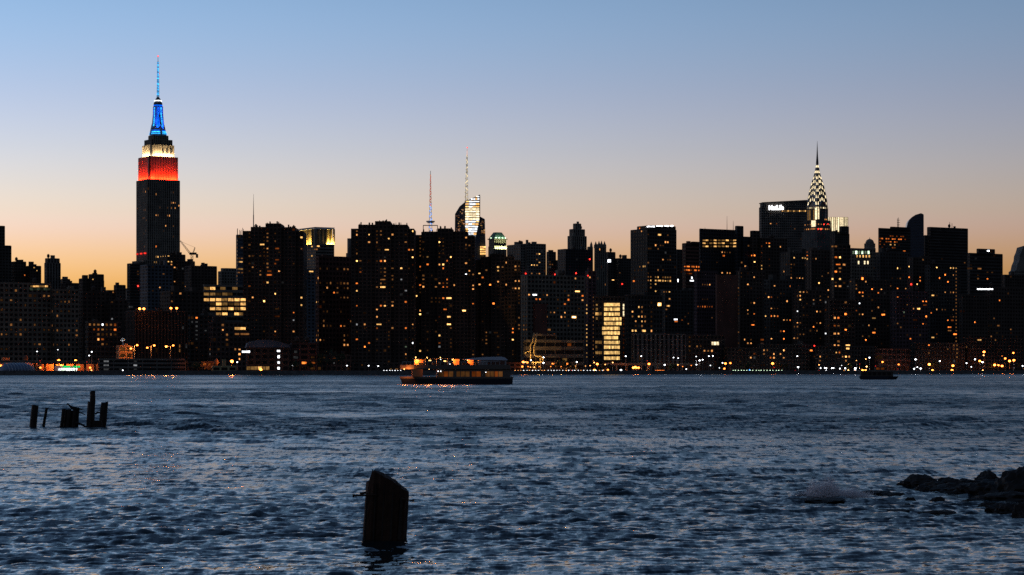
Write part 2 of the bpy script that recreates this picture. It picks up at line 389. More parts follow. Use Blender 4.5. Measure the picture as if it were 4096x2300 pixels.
tallw = B('glass_tower', 'tall dark tower with white light strips along its sloped roof edge', [(2522, 2589, 2706, 916), (2548, 2600, 2703, 903, 916, 3)], 2250, 'dark', 'wide', fl=3.5, bay=3.0, dens=0.0195, cat='tower', clutter=0)
B('office_block', 'low dark block squeezed right of the white stripped tower', [(2700, 2708, 2732, 999)], 2350, 'dark', 'grid', dens=0.0130)
B('office_block', 'reddish tower with a band of orange lit floors left of the black slab', [(2728, 2742, 2812, 974), (2762, 2772, 2812, 968, 974, 2)], 2300, 'red', 'band', fl=3.6, dens=0.0065)
blk = B('black_slab_tower', 'black slab tower with three golden lit floors under a blank top', [(2797, 2801, 2946, 916), (2940, 2948, 2974, 905), (2970, 2976, 3001, 948)], 2150, 'black', 'grid', fl=3.3, bay=3.2, dens=0.0078, cat='tower')
for px, y0, y1, nm in ((2908, 864, 916, 'antenna'), (2933, 884, 916, 'antenna'), (2820, 909, 917, 'antenna')):
    p, q = P(px, y1 + 3, 2165), P(px, y0, 2165); m = MB(); m.tube([blk.root.matrix_basis.inverted() @ p, blk.root.matrix_basis.inverted() @ q], .28, 5, .1); m.build(nm, M['black'], blk.root)
# -- right
B('apartment_tower', 'dark tower left in front of the slab with the glowing rooftop sign', [(3000, 3012, 3040, 924), (3034, 3050, 3150, 952)], 2150, 'brown', 'grid', dens=0.0163, clutter=3)
B('apartment_tower', 'broad dark tower right below the lit crown spire', [(3120, 3160, 3262, 1010)], 2050, 'dark', 'fine', dens=0.0195)
B('apartment_tower', 'slim dark tower directly in front of the lit crown spire', [(3222, 3246, 3332, 1000)], 2000, 'brown', 'fine', dens=0.0228)
B('apartment_tower', 'tower with a column of wide lit windows right of the lit crown spire', [(3322, 3336, 3402, 978)], 1960, 'brown', 'wide', bay=4.4, dens=0.0195)
B('office_tower', 'dark glass tower behind the brightly lit fins', [(3318, 3340, 3398, 934), (3358, 3366, 3396, 906, 934, 3)], 2900, 'dark', 'grid', dens=0.0195)
crown = B('arched_crown_building', 'building with a row of green lit arches under its roof', [(3400, 3406, 3502, 994)], 2150, 'tan', 'fine', fl=3.2, dens=0.0097, clutter=4)
B('office_tower', 'dark slab with glowing amber floors left of the curved glass tower', [(3513, 3517, 3642, 913), (3560, 3566, 3640, 908, 913, 3)], 2800, 'dark', 'band', fl=3.6, dens=0.0065, cat='tower')
B('office_tower', 'large dark flat topped tower right of the curved glass tower', [(3695, 3700, 3712, 942), (3708, 3722, 3872, 909)], 2700, 'dark', 'band', fl=3.6, dens=0.0065, clutter=3, cat='tower')
B('office_tower', 'stepped dark tower with a white roof lamp and a white lit floor', [(3868, 3880, 4011, 1013), (3906, 3914, 3980, 996, 1013, 3)], 2400, 'dark', 'band', fl=3.6, dens=0.0195, cat='tower')
B('office_block', 'low dark block at the right edge below the slanted tower', [(4006, 4020, 4170, 1100)], 2300, 'brown', 'grid', dens=0.0065, clutter=4)
B('apartment_tower', 'dark tower block under the amber floored slab', [(3498, 3520, 3640, 1010)], 2050, 'dark', 'fine', dens=0.0260)
B('apartment_tower', 'dark tower block below the curved glass tower', [(3630, 3652, 3722, 1030)], 2000, 'brown', 'fine', dens=0.0260)
B('apartment_tower', 'tower with a string of stairwell lights down its right corner', [(3700, 3720, 3842, 1062)], 1980, 'dark', 'fine', dens=0.0195)
B('apartment_tower', 'dark tower block below the white lit floor', [(3836, 3850, 3950, 1180)], 1940, 'brown', 'fine', dens=0.0195)
B('apartment_tower', 'dark tower block at the lower right edge of the skyline', [(3940, 3960, 4160, 1150)], 1960, 'brown', 'fine', dens=0.0130)
B('apartment_block', 'lower dark block in front between the arched crown building and the string lit tower', [(3395, 3420, 3570, 1118)], 1900, 'brown', 'fine', dens=0.0260)
B('apartment_block', 'lower dark block in front of the towers under the curved glass tower', [(3562, 3585, 3712, 1165)], 1880, 'plum', 'fine', dens=0.0228)
B('apartment_block', 'dark block between the bare brick slab and the tower under the lit crown spire', [(2946, 2960, 3062, 1085)], 1880, 'brown', 'fine', dens=0.0195)
B('apartment_block', 'dark windowed block below the slab with the glowing sign', [(3055, 3080, 3180, 1120)], 1840, 'dark', 'fine', dens=0.0260)
B('apartment_block', 'dark windowed block at the foot of the lit crown spire', [(3170, 3195, 3302, 1160)], 1830, 'brown', 'fine', dens=0.0325)
B('apartment_block', 'dark windowed block at the foot of the column of wide windows', [(3296, 3318, 3420, 1200)], 1820, 'brown', 'wide', bay=4.0, dens=0.0195)
B('bare_slab', 'tall bare brick slab almost without windows', [(2862, 2868, 2952, 1098)], 1850, 'red', 'flat', dens=0)
B('office_block', 'slim dark block with small window rows left of the bare brick slab', [(2776, 2788, 2872, 1086)], 1900, 'plum', 'fine', bay=2.6, dens=0.0078)
B('office_block', 'dark block with a bright white lit corner right of the white stripped tower', [(2640, 2660, 2785, 1160)], 1950, 'dark', 'grid', dens=0.0078)
B('hospital_tower', 'wide dark hospital block with red roof beacons and scattered lit windows', [(2078, 2110, 2352, 1100)], 1780, 'tan', 'grid', fl=3.5, bay=3.4, dens=0.0195, clutter=3)
B('hospital_tower', 'dark tower edged by two vertical strings of lights', [(2340, 2352, 2384, 1085)], 1745, 'plum', 'fine', dens=0)
labt = B('laboratory_tower', 'laboratory tower with twelve floors of golden lit glass', [(2374, 2380, 2502, 1185)], 1690, 'dark', 'grid', fl=4.0, bay=3.6, dens=0.0065, L=30, cat='tower')
B('hospital_tower', 'dark block with a cluster of lit windows right of the golden lit laboratory', [(2498, 2512, 2650, 1180)], 1760, 'dark', 'grid', fl=3.6, bay=3.0, dens=0.0097)
B('low_brick_building', 'low pale wide block with a lattice front near the shore', [(2526, 2534, 2744, 1336)], 1680, 'grey', 'pier', fl=4, bay=4, dens=0.0065)
B('low_brick_building', 'low brown block with three bright orange windows near the shore', [(2740, 2752, 2900, 1340)], 1720, 'brown', 'grid', fl=3.6, dens=0.0130)
B('low_brick_building', 'low dark block on the shore below the bare brick slab', [(2895, 2910, 3040, 1392)], 1730, 'brown', 'grid', dens=0.0130)
B('low_shore_building', 'dim reddish low block near the shore left of the docked dark ferry', [(3500, 3512, 3640, 1396)], 1800, 'red', 'wide', fl=4, bay=5, dens=0.0195)
B('low_shore_building', 'low dark block near the shore at right below the string lit tower', [(3640, 3660, 3860, 1372)], 1830, 'dark', 'grid', dens=0.0130)
B('low_shore_building', 'low dark block near the shore at the right edge', [(3850, 3870, 4140, 1352)], 1860, 'brown', 'grid', dens=0.0195)
B('low_shore_building', 'low dark block near the shore below the lit crown spire', [(3030, 3050, 3260, 1378)], 1770, 'dark', 'grid', dens=0.0195)
B('low_shore_building', 'low dark block near the shore below the column of wide windows', [(3250, 3262, 3505, 1385)], 1790, 'dark', 'grid', dens=0.0195)
# -- power plant with pipes
plant = B('steam_plant', 'brown lamplit power plant building with a stepped roof at the end of the tour boat', [(2095, 2104, 2335, 1362), (2130, 2138, 2226, 1338, 1362, 5)], 1640, 'tan', 'band', fl=5.0, bay=8, dens=0)
B('chimney_block', 'tall brown chimney block behind the lit steam pipes', [(2132, 2140, 2188, 1215)], 1700, 'red', 'flat', dens=0)
# -- low buildings on the left bank
parking = B('parking_garage', 'long dark parking garage on the shore with lamps on its roof deck', [(392, 396, 742, 1437)], 1425, 'grey', 'band', fl=3.0, bay=9, dens=0, rot=26)
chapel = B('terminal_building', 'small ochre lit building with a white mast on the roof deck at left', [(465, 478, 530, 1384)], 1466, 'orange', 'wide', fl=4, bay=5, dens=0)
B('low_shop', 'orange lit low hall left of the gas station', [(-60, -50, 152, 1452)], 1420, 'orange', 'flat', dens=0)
B('low_shop', 'orange lit low shed behind the gas station', [(156, 166, 392, 1456)], 1428, 'orange', 'flat', dens=0)  # shed added to catch the lamps and carry the orange shore glow
B('pump_house', 'low brown annex with a slatted front between garage and domed hall', [(742, 750, 868, 1448)], 1450, 'brown', 'grid', fl=3, dens=0.0130)
hall = B('school_building', 'riverside hall under a pale curved roof at the foot of the first tower', [(985, 990, 1156, 1392)], 1520, 'brown', 'grid', fl=4, bay=5, dens=0.0039, rot=10, L=30)
B('school_building', 'low brown block right of the curved roof hall', [(1160, 1166, 1268, 1374)], 1530, 'red', 'wide', fl=4, bay=5, dens=0.0195, rot=10, L=25)
B('low_annex', 'long dark block along the shore between the first two riverside towers', [(1262, 1268, 1404, 1420)], 1540, 'brown', 'grid', fl=3.6, dens=0.0130, rot=10, L=25)
B('plaza_podium', 'dark podium at the waterline beneath the riverside towers', [(1390, 1390, 2084, 1452)], 1578, 'brown', 'grid', fl=3.6, bay=4, dens=0.0097, rot=0, L=50)
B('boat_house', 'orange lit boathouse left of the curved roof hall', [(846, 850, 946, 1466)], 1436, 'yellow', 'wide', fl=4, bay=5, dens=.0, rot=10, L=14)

# ------------------------------------------------------------------ landmark: floodlit stepped skyscraper with a blue mast
DE = 3144.0
esb = B('floodlit_skyscraper', 'tallest skyscraper with red, white and blue floodlit top and a mast', [
    (500, 560, 770, 1150), (528, 575, 738, 1042, 1150, 14), (545, 590, 720, 718, 1042, 22), (553, 595, 712, 625, 718, 27), (569, 603, 697, 578, 625, 34), (577, 606, 690, 557, 578, 37), (593, 614, 674, 541, 557, 46)],
    DE, 'lime', 'pier', fl=3.7, bay=2.9, dens=.006, cat='skyscraper', solid=(3, 4), clutter=0)
ER = esb.root
inv = ER.matrix_basis.inverted()
def eloc(px, py, D): return inv @ P(px, py, D)
FS = []
for (a, b, W, Ln, h0, h1), (nxt) in zip(esb.bl[2:4], esb.bl[3:5]):
    FS.append((nxt, h1))
def flood_ring(tier, z, col, power, out):
    a, b, W, Ln, h0, h1 = tier
    # one floodlight trough along each visible side of the setback
    for nm, (x, y, rz, ln) in dict(E=(a + W/2, b - out, 0, W), S=(a - out, b + Ln/2, -math.pi/2, Ln)).items():
        m = MB(); m.box(-ln/2, -.35, -.3, ln/2, .35, .25); o = m.build('floodlight_trough', M['black'], ER); o.location = (x, y, z + .6); o.rotation_euler = (0, 0, rz)
        # a light's beam runs along its local -Z: tip it up and lean it against the wall
        l = lamp('floodlight', 'AREA', (x, y, z + 1.0), power * ln / 40, col, ER, None, ln * .96, .8)
        d = Vector((0, .2, 1)) if nm == 'E' else Vector((.2, 0, 1))
        q = (-d.normalized()).to_track_quat('Z', 'Y')
        tx = Vector((1, 0, 0)) if nm == 'E' else Vector((0, 1, 0))
        zz = -d.normalized(); xx = tx; yy = zz.cross(xx)
        l.rotation_mode = 'QUATERNION'; l.rotation_quaternion = Matrix((xx, yy, zz)).transposed().to_quaternion()
flood_ring(esb.bl[3], esb.bl[2][5], (1, .028, .006), 64000, 2.5)
flood_ring(esb.bl[4], esb.bl[3][5], (1, .76, .42), 36000, 2.6)
for x in (556, 573, 590):                                # red obstruction lights on the lower setback
    q = eloc(x, 1012, DE + 20); m = MB(); m.box(-1.9, -1, -.9, 1.9, 1, .9); o = m.build('red_light', emit('r', 1.6), ER); o.location = (esb.bl[2][0] - 1.2, esb.bl[2][1] + esb.bl[2][3] * (.85 - (x - 556) / 34 * .7), q.z); o.rotation_euler = (0, 0, R(90))
# dark corner notches of the upper tiers, their shade painted as black blocks
for tier in esb.bl[3:5]:
    a, b, W, Ln, h0, h1 = tier
    m = MB(); m.box(a - .5, b - .5, h0, a + 2.2, b + 2.6, h1 + .2); m.build('corner_pier', M['black'], ER)
# arched openings in the white tier
a, b, W, Ln, h0, h1 = esb.bl[4]
for i in range(3):
    u = a + W * (.52 + .17 * i); m = MB()
    ring = [(-1.3, 0), (1.3, 0)] + [(1.3 * math.cos(t), 6.2 + 1.3 * math.sin(t)) for t in [k * math.pi / 8 for k in range(9)]]
    m.loft([[(x, y, z) for x, z in ring] for y in (0, .3)]); o = m.build('arched_window', M['black'], ER); o.location = (u, b - .42, h0 + 5)
# blue mast: winged shaft, drum, cone and antenna
mc = eloc(632, 540, DE + 62); zb = esb.bl[6][5]
pxm = (DE + 60) / F
def sq(hw, z, ch=.3):
    c = hw * (1 - ch)
    return [(mc.x + x, mc.y + y, z) for x, y in ((hw, c), (c, hw), (-c, hw), (-hw, c), (-hw, -c), (-c, -hw), (c, -hw), (hw, -c))]
def mz(py): return zat(py, DE + 60) - GZ
m = MB(); m.loft([sq(37*pxm*.78, zb), sq(36*pxm*.78, mz(533)), sq(29*pxm*.8, mz(520)), sq(23*pxm*.85, mz(490)), sq(19*pxm*.9, mz(455)), sq(18.5*pxm*.9, mz(426))])
blue_body = surface('blue lit aluminium', (.3, .36, .5), rough=.55, metal=.2)
m.build('mast', blue_body, ER)
for sx, sy in ((1, 0), (-1, 0), (0, 1), (0, -1)):        # four buttress wings
    m = MB(); t_ = 1.3
    def pr(r, z): 
        px_, py_ = mc.x + sx * r, mc.y + sy * r
        return [(px_ + sy * t_, py_ + sx * t_, z), (px_ - sy * t_, py_ - sx * t_, z)]
    prof = [(38, 541), (38, 533), (31, 505), (26, 490), (23, 470)]
    vs = []
    for r, y in prof: vs += pr(r * pxm * .9, mz(y)) + [tuple(Vector(p) - Vector((sx, sy, 0)) * r * pxm * .7) for p in pr(r * pxm * .9, mz(y))]
    rings = [[vs[4*i], vs[4*i+1], vs[4*i+3], vs[4*i+2]] for i in range(len(prof))]
    m.loft(rings); m.build('mast_wing', blue_body, ER)
KC['B'] = (.0, .13, 1.0); KC['A'] = (.03, .44, 1.0)
for ang in range(8):                                      # tall lit glass strips
    d = Vector((math.cos(R(45 * ang + 22.5)), math.sin(R(45 * ang + 22.5)), 0)); tg = Vector((-d.y, d.x, 0))
    segs = [(505, 470), (470, 428)]
    for s0, s1 in segs:
        for k in range(4):
            ya = s0 + (s1 - s0) * k / 4; yb = s0 + (s1 - s0) * (k + .82) / 4
            def rr(y): return (19.5 + max(0, y - 455) * .13) * pxm * .93
            m = MB(); vs = []
            for y in (ya, yb):
                for sgn in (-1, 1): vs.append(mc.to_3d() * 0 + Vector((mc.x, mc.y, 0)) + d * (rr(y) + .15) + tg * sgn * .95 + Vector((0, 0, mz(y))))
            m.add([vs[0], vs[1], vs[3], vs[2]] + [v - d * .5 for v in (vs[0], vs[1], vs[3], vs[2])], [(0,1,2,3),(7,6,5,4),(0,4,5,1),(1,5,6,2),(2,6,7,3),(3,7,4,0)])
            m.build('lit_mast_window', emit('B' if ang % 2 else 'A', 2.2), ER)
for y, hw, k in ((537, 38, 'A'), (530, 35, 'A'), (524, 31, 'B')):
    m = MB(); m.loft([sq(hw * pxm * .80, mz(y)), sq(hw * pxm * .80, mz(y) + .8)]); m.build('light_ring', emit(k, 3.0), ER)
m = MB(); m.lathe((mc.x, mc.y, 0), [(18*pxm, mz(426)), (17*pxm, mz(412)), (14*pxm, mz(408)), (14*pxm, mz(401)), (10*pxm, mz(396)), (4.5*pxm, mz(388))], 16); m.build('mast_drum', M['blue'], ER)
m = MB(); m.lathe((mc.x, mc.y, 0), [(15.5*pxm, mz(405)), (15.5*pxm, mz(401))], 16); m.build('light_ring', emit('c', 3.0), ER)
m = MB(); m.lathe((mc.x, mc.y, 0), [(18.3*pxm, mz(424)), (18.3*pxm, mz(420))], 16); m.build('light_ring', emit('B', 1.5), ER)
for sx in (-1, 1):
    for sy in (-1, 1):
        m = MB(); m.tube([(mc.x + sx*5*pxm*.7, mc.y + sy*5*pxm*.7, mz(388)), (mc.x + sx*2.2*pxm, mc.y + sy*2.2*pxm, mz(246))], .3, 5, .2); m.build('antenna_leg', M['blue'], ER)
for k in range(22):
    y = 384 - k * 6.3; r = (5.6 - 2.6 * k / 22) * pxm
    m = MB(); z = mz(y); m.lathe((mc.x, mc.y, 0), [(r, z), (r, z + (1.25 if k % 2 else .8))], 8); m.build('antenna_lamp', emit('A', 2.6 if k % 3 else 1.3), ER)  # blue light on the antenna lattice, put in as glowing rings
m = MB(); m.tube([(mc.x, mc.y, mz(388)), (mc.x, mc.y, mz(222))], .55, 6, .3); m.build('antenna_rod', M['steel'], ER)
for y, dx in ((224, 0), (293, 5)):
    m = MB(); m.sphere((mc.x + dx * pxm, mc.y, mz(y)), 1.1 if dx == 0 else .8); m.build('red_beacon', emit('r', 3.0), ER)
for sgn in (1, -1):
    lamp('floodlight', 'SPOT', (mc.x + sgn * 20 * pxm, mc.y - 34 * pxm, mz(545)), 320000, (.005, .13, 1), ER, (R(168), 0, 0), radius=.5)

# ------------------------------------------------------------------ landmark: art deco tower with a lit sunburst crown
DC = 3110.0; pc = DC / F
KC['k'] = (1, .80, .48)
chp = P(3269, 1478, DC + 24)
ch = empty('crown_spire_skyscraper', (chp.x, chp.y, GZ), R(E_ROT + 4.5), 'art deco skyscraper with a lit sunburst crown and needle spire', 'skyscraper')
def cz(py): return zat(py, DC + 20) - GZ
def hwid(wpx): return wpx * pc / 1.414 / 2
deco = surface('deco brick', (.13, .115, .1))
def cblock(w0, y0, w1, y1, nm='wall', mat=deco):
    m = MB(); rs = []
    for wp, y in ((w0, y0), (w1, y1)):
        h = hwid(wp); rs.append([(-h, -h, cz(y)), (h, -h, cz(y)), (h, h, cz(y)), (-h, h, cz(y))])
    m.loft(rs); return m.build(nm, mat, ch)
cblock(150, 1476, 150, 1080); cblock(122, 1080, 122, 928); cblock(106, 928, 104, 882); cblock(83, 882, 83, 826)
for hw, y0, y1 in ((122, 1080, 930), (106, 927, 884), (83, 881, 830)):      # piers
    h = hwid(hw); n = 9
    for i in range(n + 1):
        u = -h + 2 * h * i / n; m = MB(); m.box(u - .5, -h - .35, cz(y0), u + .5, -h + .1, cz(y1)); m.build('pier', deco, ch)
        m = MB(); m.box(-h - .35, u - .5, cz(y0), -h + .1, u + .5, cz(y1)); m.build('pier', deco, ch)
CPROF = [(826, 83), (800, 78), (770, 67), (738, 51), (712, 34), (688, 21), (663, 12), (652, 6)]
m = MB(); rs = []
for y, wp in CPROF:
    h = hwid(wp); rs.append([(-h, -h, cz(y)), (h, -h, cz(y)), (h, h, cz(y)), (-h, h, cz(y))])
m.loft(rs); m.build('crown', surface('crown steel', (.16, .13, .11), rough=.4, metal=.5), ch)
m = MB(); m.loft([[(r*math.cos(R(45*k)), r*math.sin(R(45*k)), cz(y)) for k in range(8)] for y, r in ((655, 1.9), (620, 1.0), (590, .55), (563, .15))]); m.build('needle', M['black'], ch)
def wpx_at(y):
    for (ya, wa), (yb, wb) in zip(CPROF, CPROF[1:]):
        if yb <= y <= ya: return wa + (wb - wa) * (ya - y) / (ya - yb)
    return CPROF[0][1] if y > 826 else 6
tri = {}
def tri_win(face, s, y, wpx, hpx, lean, lv):
    """triangular lit pane on a crown face; s is -1..1 across the face"""
    h = hwid(wpx_at(y)); hb = hwid(wpx_at(y - hpx)); ww = wpx * pc
    m = MB(); z0, z1 = cz(y), cz(y - hpx)
    u0 = s * h; u1 = u0 + lean * pc
    u1 = max(-hb * .97, min(hb * .97, u1))
    o0, o1 = -h - .15, -hb - .15
    vs = [(u0 - ww/2, o0, z0), (u0 + ww/2, o0, z0), (u1 + ww*.22, o1, z1), (u1 - ww*.22, o1, z1)]
    vs += [(x, yv + .6, z) for x, yv, z in vs]
    if face == 'S': vs = [(yv, -x, z) for x, yv, z in vs]
    m.add(vs, [(0,1,2,3),(7,6,5,4),(0,4,5,1),(1,5,6,2),(2,6,7,3),(3,7,4,0)])
    m.build('crown_window', emit('k', lv), ch)
TIERS = [(798, 5, 15, .82, 27), (772, 5, 15, .82, 25), (749, 5, 15, .82, 21), (726, 4, 14, .80, 16), (706, 3, 13, .75, 11), (686, 2, 12, .55, 5), (664, 2, 10, .5, 3)]
for f in 'ES':
    for (yt, n, hp, sp_, drop) in TIERS:
        for i in range(n):
            s = -sp_ + 2 * sp_ * i / (n - 1)
            y = yt + drop * abs(s) ** 2 + 4
            tri_win(f, s, min(824, y), 5.0 if n > 3 else 4.4, hp * .82, -s * 3.0, 1.7)
    for (yt, n, hp, sp_, drop) in TIERS[:5]:              # raised arch ribs between the window rows
        m = MB(); pts_ = []
        for i in range(13):
            s = -.97 + 1.94 * i / 12; y = min(825, yt + drop * s * s + 8); h = hwid(wpx_at(y))
            p = (s * h, -h - .25, cz(y)); pts_.append(p if f == 'E' else (p[1], -p[0], p[2]))
        m.tube(pts_, .45, 4); m.build('crown_rib', M['silver'], ch)
    h = hwid(83); m = MB(); pts_ = []                     # the large round arch at the foot of the crown
    for i in range(13):
        t_ = math.pi * i / 12; p = (h * .58 * math.cos(t_), -h - .4, cz(834) + h * 1.0 * math.sin(t_) * .95)
        pts_.append(p if f == 'E' else (p[1], -p[0], p[2]))
    m.tube([(pts_[0][0], pts_[0][1], cz(878))] + pts_ + [(pts_[-1][0], pts_[-1][1], cz(878))], .7, 5); m.build('arch_rib', M['silver'], ch)
    def cpane(u, y, wpx, hpx, k, lv, hw=83, nm='window'):
        h = hwid(hw); m = MB(); ww = wpx * pc
        vs = [(u*h - ww/2, -h - .45, cz(y + hpx/2)), (u*h + ww/2, -h - .45, cz(y + hpx/2)), (u*h + ww/2, -h - .45, cz(y - hpx/2)), (u*h - ww/2, -h - .45, cz(y - hpx/2))]
        vs += [(x, yv + .3, z) for x, yv, z in vs]
        if f == 'S': vs = [(yv, -x, z) for x, yv, z in vs]
        m.add(vs, [(0,1,2,3),(7,6,5,4),(0,4,5,1),(1,5,6,2),(2,6,7,3),(3,7,4,0)]); m.build(nm, emit(k, lv), ch)
    for i in range(6): cpane(-.85 + .34 * i, 832, 4, 6, 'k', (1.6 if (i + (f == 'E')) % 3 else .3))
    for i in range(7): cpane(-.85 + .28 * i, 917, 4, 5, 'w', .9 if i % 3 else .2, 106)
    for i in range(5): cpane(-.8 + .4 * i, 899, 4, 4, 'w', .5, 106)
    if f == 'S':
        cpane(.80, 857, 10, 46, 'k', 1.9); cpane(.40, 860, 6, 40, 'y', .35); cpane(-.55, 860, 16, 40, 'y', .16)
        cpane(.50, 896, 24, 25, 'k', 1.5, 110, 'lit_loggia')
    else:
        cpane(-.74, 857, 10, 42, 'k', 1.2); cpane(.5, 878, 4, 5, 'w', .8); cpane(.75, 878, 4, 5, 'w', .8)
for (px, y) in ((3296, 897), (3312, 896), (3273, 916), (3284, 917)):
    q = ch.matrix_basis.inverted() @ P(px, y, DC - 22); m = MB(); m.sphere((q.x, q.y, q.z), .8); m.build('red_beacon', emit('r', 5.0), ch)

# ------------------------------------------------------------------ landmark: broad slab with a glowing rooftop sign
DM = 3230.0
ml = B('sign_slab_tower', 'broad dark slab tower with a glowing white rooftop name sign', [(3036, 3046, 3232, 829, None), (3040, 3050, 3230, 812, 829, 2)], DM, 'grey', 'grid', fl=3.6, bay=3.0, dens=.012, rot=8, cat='skyscraper', L=60, clutter=0)
a, b, W, Ln, h0, h1 = ml.bl[1]
m = MB(); m.loft([[(a, b, h1), (a + W, b, h1), (a + W, b + 20, h1), (a, b + 20, h1)], [(a, b, h1 + 1.2), (a + W, b, h1 + 5.2), (a + W, b + 20, h1 + 5.2), (a, b + 20, h1 + 1.2)]]); m.build('roof_parapet', M['dark'], ml.root)
tcv = bpy.data.curves.new('sign_lettering', 'FONT'); tcv.body = 'MetLife'; tcv.size = 9.8; tcv.extrude = .4; tcv.offset = .22
to = bpy.data.objects.new('sign_lettering', tcv); COL.objects.link(to); to.parent = ml.root
tcv.materials.append(emit('c', 5.0)); tcv.fill_mode = 'BOTH'
q = ml.root.matrix_basis.inverted() @ P(3074, 840, DM + 2); to.location = (q.x, -1.0, q.z); to.rotation_euler = (R(90), R(-2), 0); to.scale = (.74, .95, 1)
bpy.context.view_layer.update()
dg = bpy.context.evaluated_depsgraph_get(); sme = bpy.data.meshes.new_from_object(to.evaluated_get(dg)); sme.name = 'sign_lettering'
bpy.data.objects.remove(to); to2 = bpy.data.objects.new('sign_lettering', sme); COL.objects.link(to2); to2.parent = ml.root
to2.location = (q.x, -1.0, q.z); to2.rotation_euler = (R(90), R(-2), 0); to2.scale = (.74, .95, 1)
for i in range(14): panel(3130 + i * 7.6, 844, 5.2, 5, 'y', 2 if i % 3 else 3)

# ------------------------------------------------------------------ landmark: crystalline glass tower with a lattice spire
DB = 3480.0; pb = DB / F
bt = P(1870, HY, DB)
bo = empty('crystal_tower', (bt.x, bt.y, GZ), 0, 'faceted glass tower with a white lit face and a golden lattice spire', 'skyscraper')
def bl_(px, py, d=0.0):
    p = P(px, py, DB + d); return (p.x - bt.x, p.y - bt.y, p.z - GZ)
def facet_prism(nm, poly, dep, mat, d0=0):
    m = MB(); m.loft([[bl_(x, y, d0) for x, y in poly], [Vector(bl_(x, y, d0)) + Vector((0, dep, 0)) for x, y in poly]]); return m.build(nm, mat, bo)
facet_prism('glass_shard', [(1812, 1475), (1864, 1475), (1864, 804), (1858, 809), (1838, 826), (1820, 856)], 36, M['blueglass'], 3)
facet_prism('glass_shard', [(1864.5, 1475), (1918, 1475), (1920, 778), (1864.5, 804)], 40, M['blueglass'], 0)
facet_prism('glass_shard', [(1918.5, 1475), (1955, 1475), (1939, 876), (1920.5, 866)], 36, M['blueglass'], 5)
for i in range(40):                                          # lit floors of the white face
    y = 786 + i * 5.0
    if y > 1010: break
    xl = max(1861 + .5, 1861) if y > 806 else 1864 + (806 - y) * 2.0
    xr = 1917.5 if y < 880 else 1917.5 - (y - 880) * .22
    bright = 2.6 if (i % 2 == 0) else (.98 if 30 > i > 7 else .3)
    if y > 945: bright *= .12
    if xl > xr - 4: continue
    n = 4
    for k in range(n):
        x0 = xl + (xr - xl) * k / n; x1 = xl + (xr - xl) * (k + .96) / n
        m = MB(); m.loft([[bl_(x0, y + 1.9, -.5), bl_(x1, y + 1.9, -.5), bl_(x1, y - 1.7, -.5), bl_(x0, y - 1.7, -.5)], [bl_(x0, y + 1.9, -.1), bl_(x1, y + 1.9, -.1), bl_(x1, y - 1.7, -.1), bl_(x0, y - 1.7, -.1)]])
        kk = 'y' if (rng.random() < .35) else 'c'
        if 828 < y < 880: kk = 'k'
        m.build('lit_floor', emit(kk, bright * rng.choice((.5, 1, 1)) if bright < 1 else bright), bo)
for i in range(60):                                          # dimmer panes on the side shards
    if i < 40: x = rng.uniform(1818, 1857); y = rng.uniform(max(830, 868 - (x - 1818) * 1.1), 935); d = 2.4
    else: x = rng.uniform(1921, 1938); y = rng.uniform(880, 935); d = 4.4
    ww = rng.uniform(2, 9); x1 = min(x + ww, 1860 if i < 40 else 1941)
    m = MB(); m.loft([[bl_(x, y + 1.5, d), bl_(x1, y + 1.5, d), bl_(x1, y - 1.5, d), bl_(x, y - 1.5, d)], [bl_(x, y + 1.5, d + .3), bl_(x1, y + 1.5, d + .3), bl_(x1, y - 1.5, d + .3), bl_(x, y - 1.5, d + .3)]])
    m.build('lit_pane', emit(rng.choice('wyp'), rng.choice((.12, .25, .5))), bo)
for i in range(3):
    for j in range(4):
        x = 1921 + i * 8; y = 988 + j * 9
        m = MB(); m.loft([[bl_(x, y + 3, -3), bl_(x + 6, y + 3, -3), bl_(x + 6, y - 3, -3), bl_(x, y - 3, -3)], [bl_(x, y + 3, 6), bl_(x + 6, y + 3, 6), bl_(x + 6, y - 3, 6), bl_(x, y - 3, 6)]]); m.build('lit_pane', emit('y', 2.2), bo)
for k in range(3):
    a_ = R(120 * k); dx, dy = math.cos(a_) * 2.6, math.sin(a_) * 2.6
    p0, p1 = Vector(bl_(1865, 806, 15)), Vector(bl_(1868, 620, 15))
    m = MB(); m.tube([p0 + Vector((dx, dy, 0)), p1 + Vector((dx * .25, dy * .25, 0))], .32, 5); m.build('spire_leg', M['steel'], bo)
for k in range(20):
    f_ = k / 20; p = Vector(bl_(1865 + 3 * f_, 806 - 186 * f_, 15)); r = 2.6 * (1 - .75 * f_); q = Vector(bl_(1865 + 3 * f_, 806 - 186 * (f_ + .05), 15))
    sx = 1 if k % 2 else -1
    m = MB(); m.tube([p + Vector((sx * r, -.5, 0)), q + Vector((-sx * r, -.5, 0))], .85, 4); m.build('spire_brace', emit('k', 1.1 if k % 3 else .45), bo)  # gold light on the lattice painted as the braces' own glow
m = MB(); m.tube([bl_(1868, 625, 15), bl_(1869, 590, 15)], .7, 5, .3); m.build('spire_tip', emit('p', .8), bo)
m = MB(); m.sphere(bl_(1869, 590, 15), .9); m.build('red_beacon', emit('r', 3.0), bo)

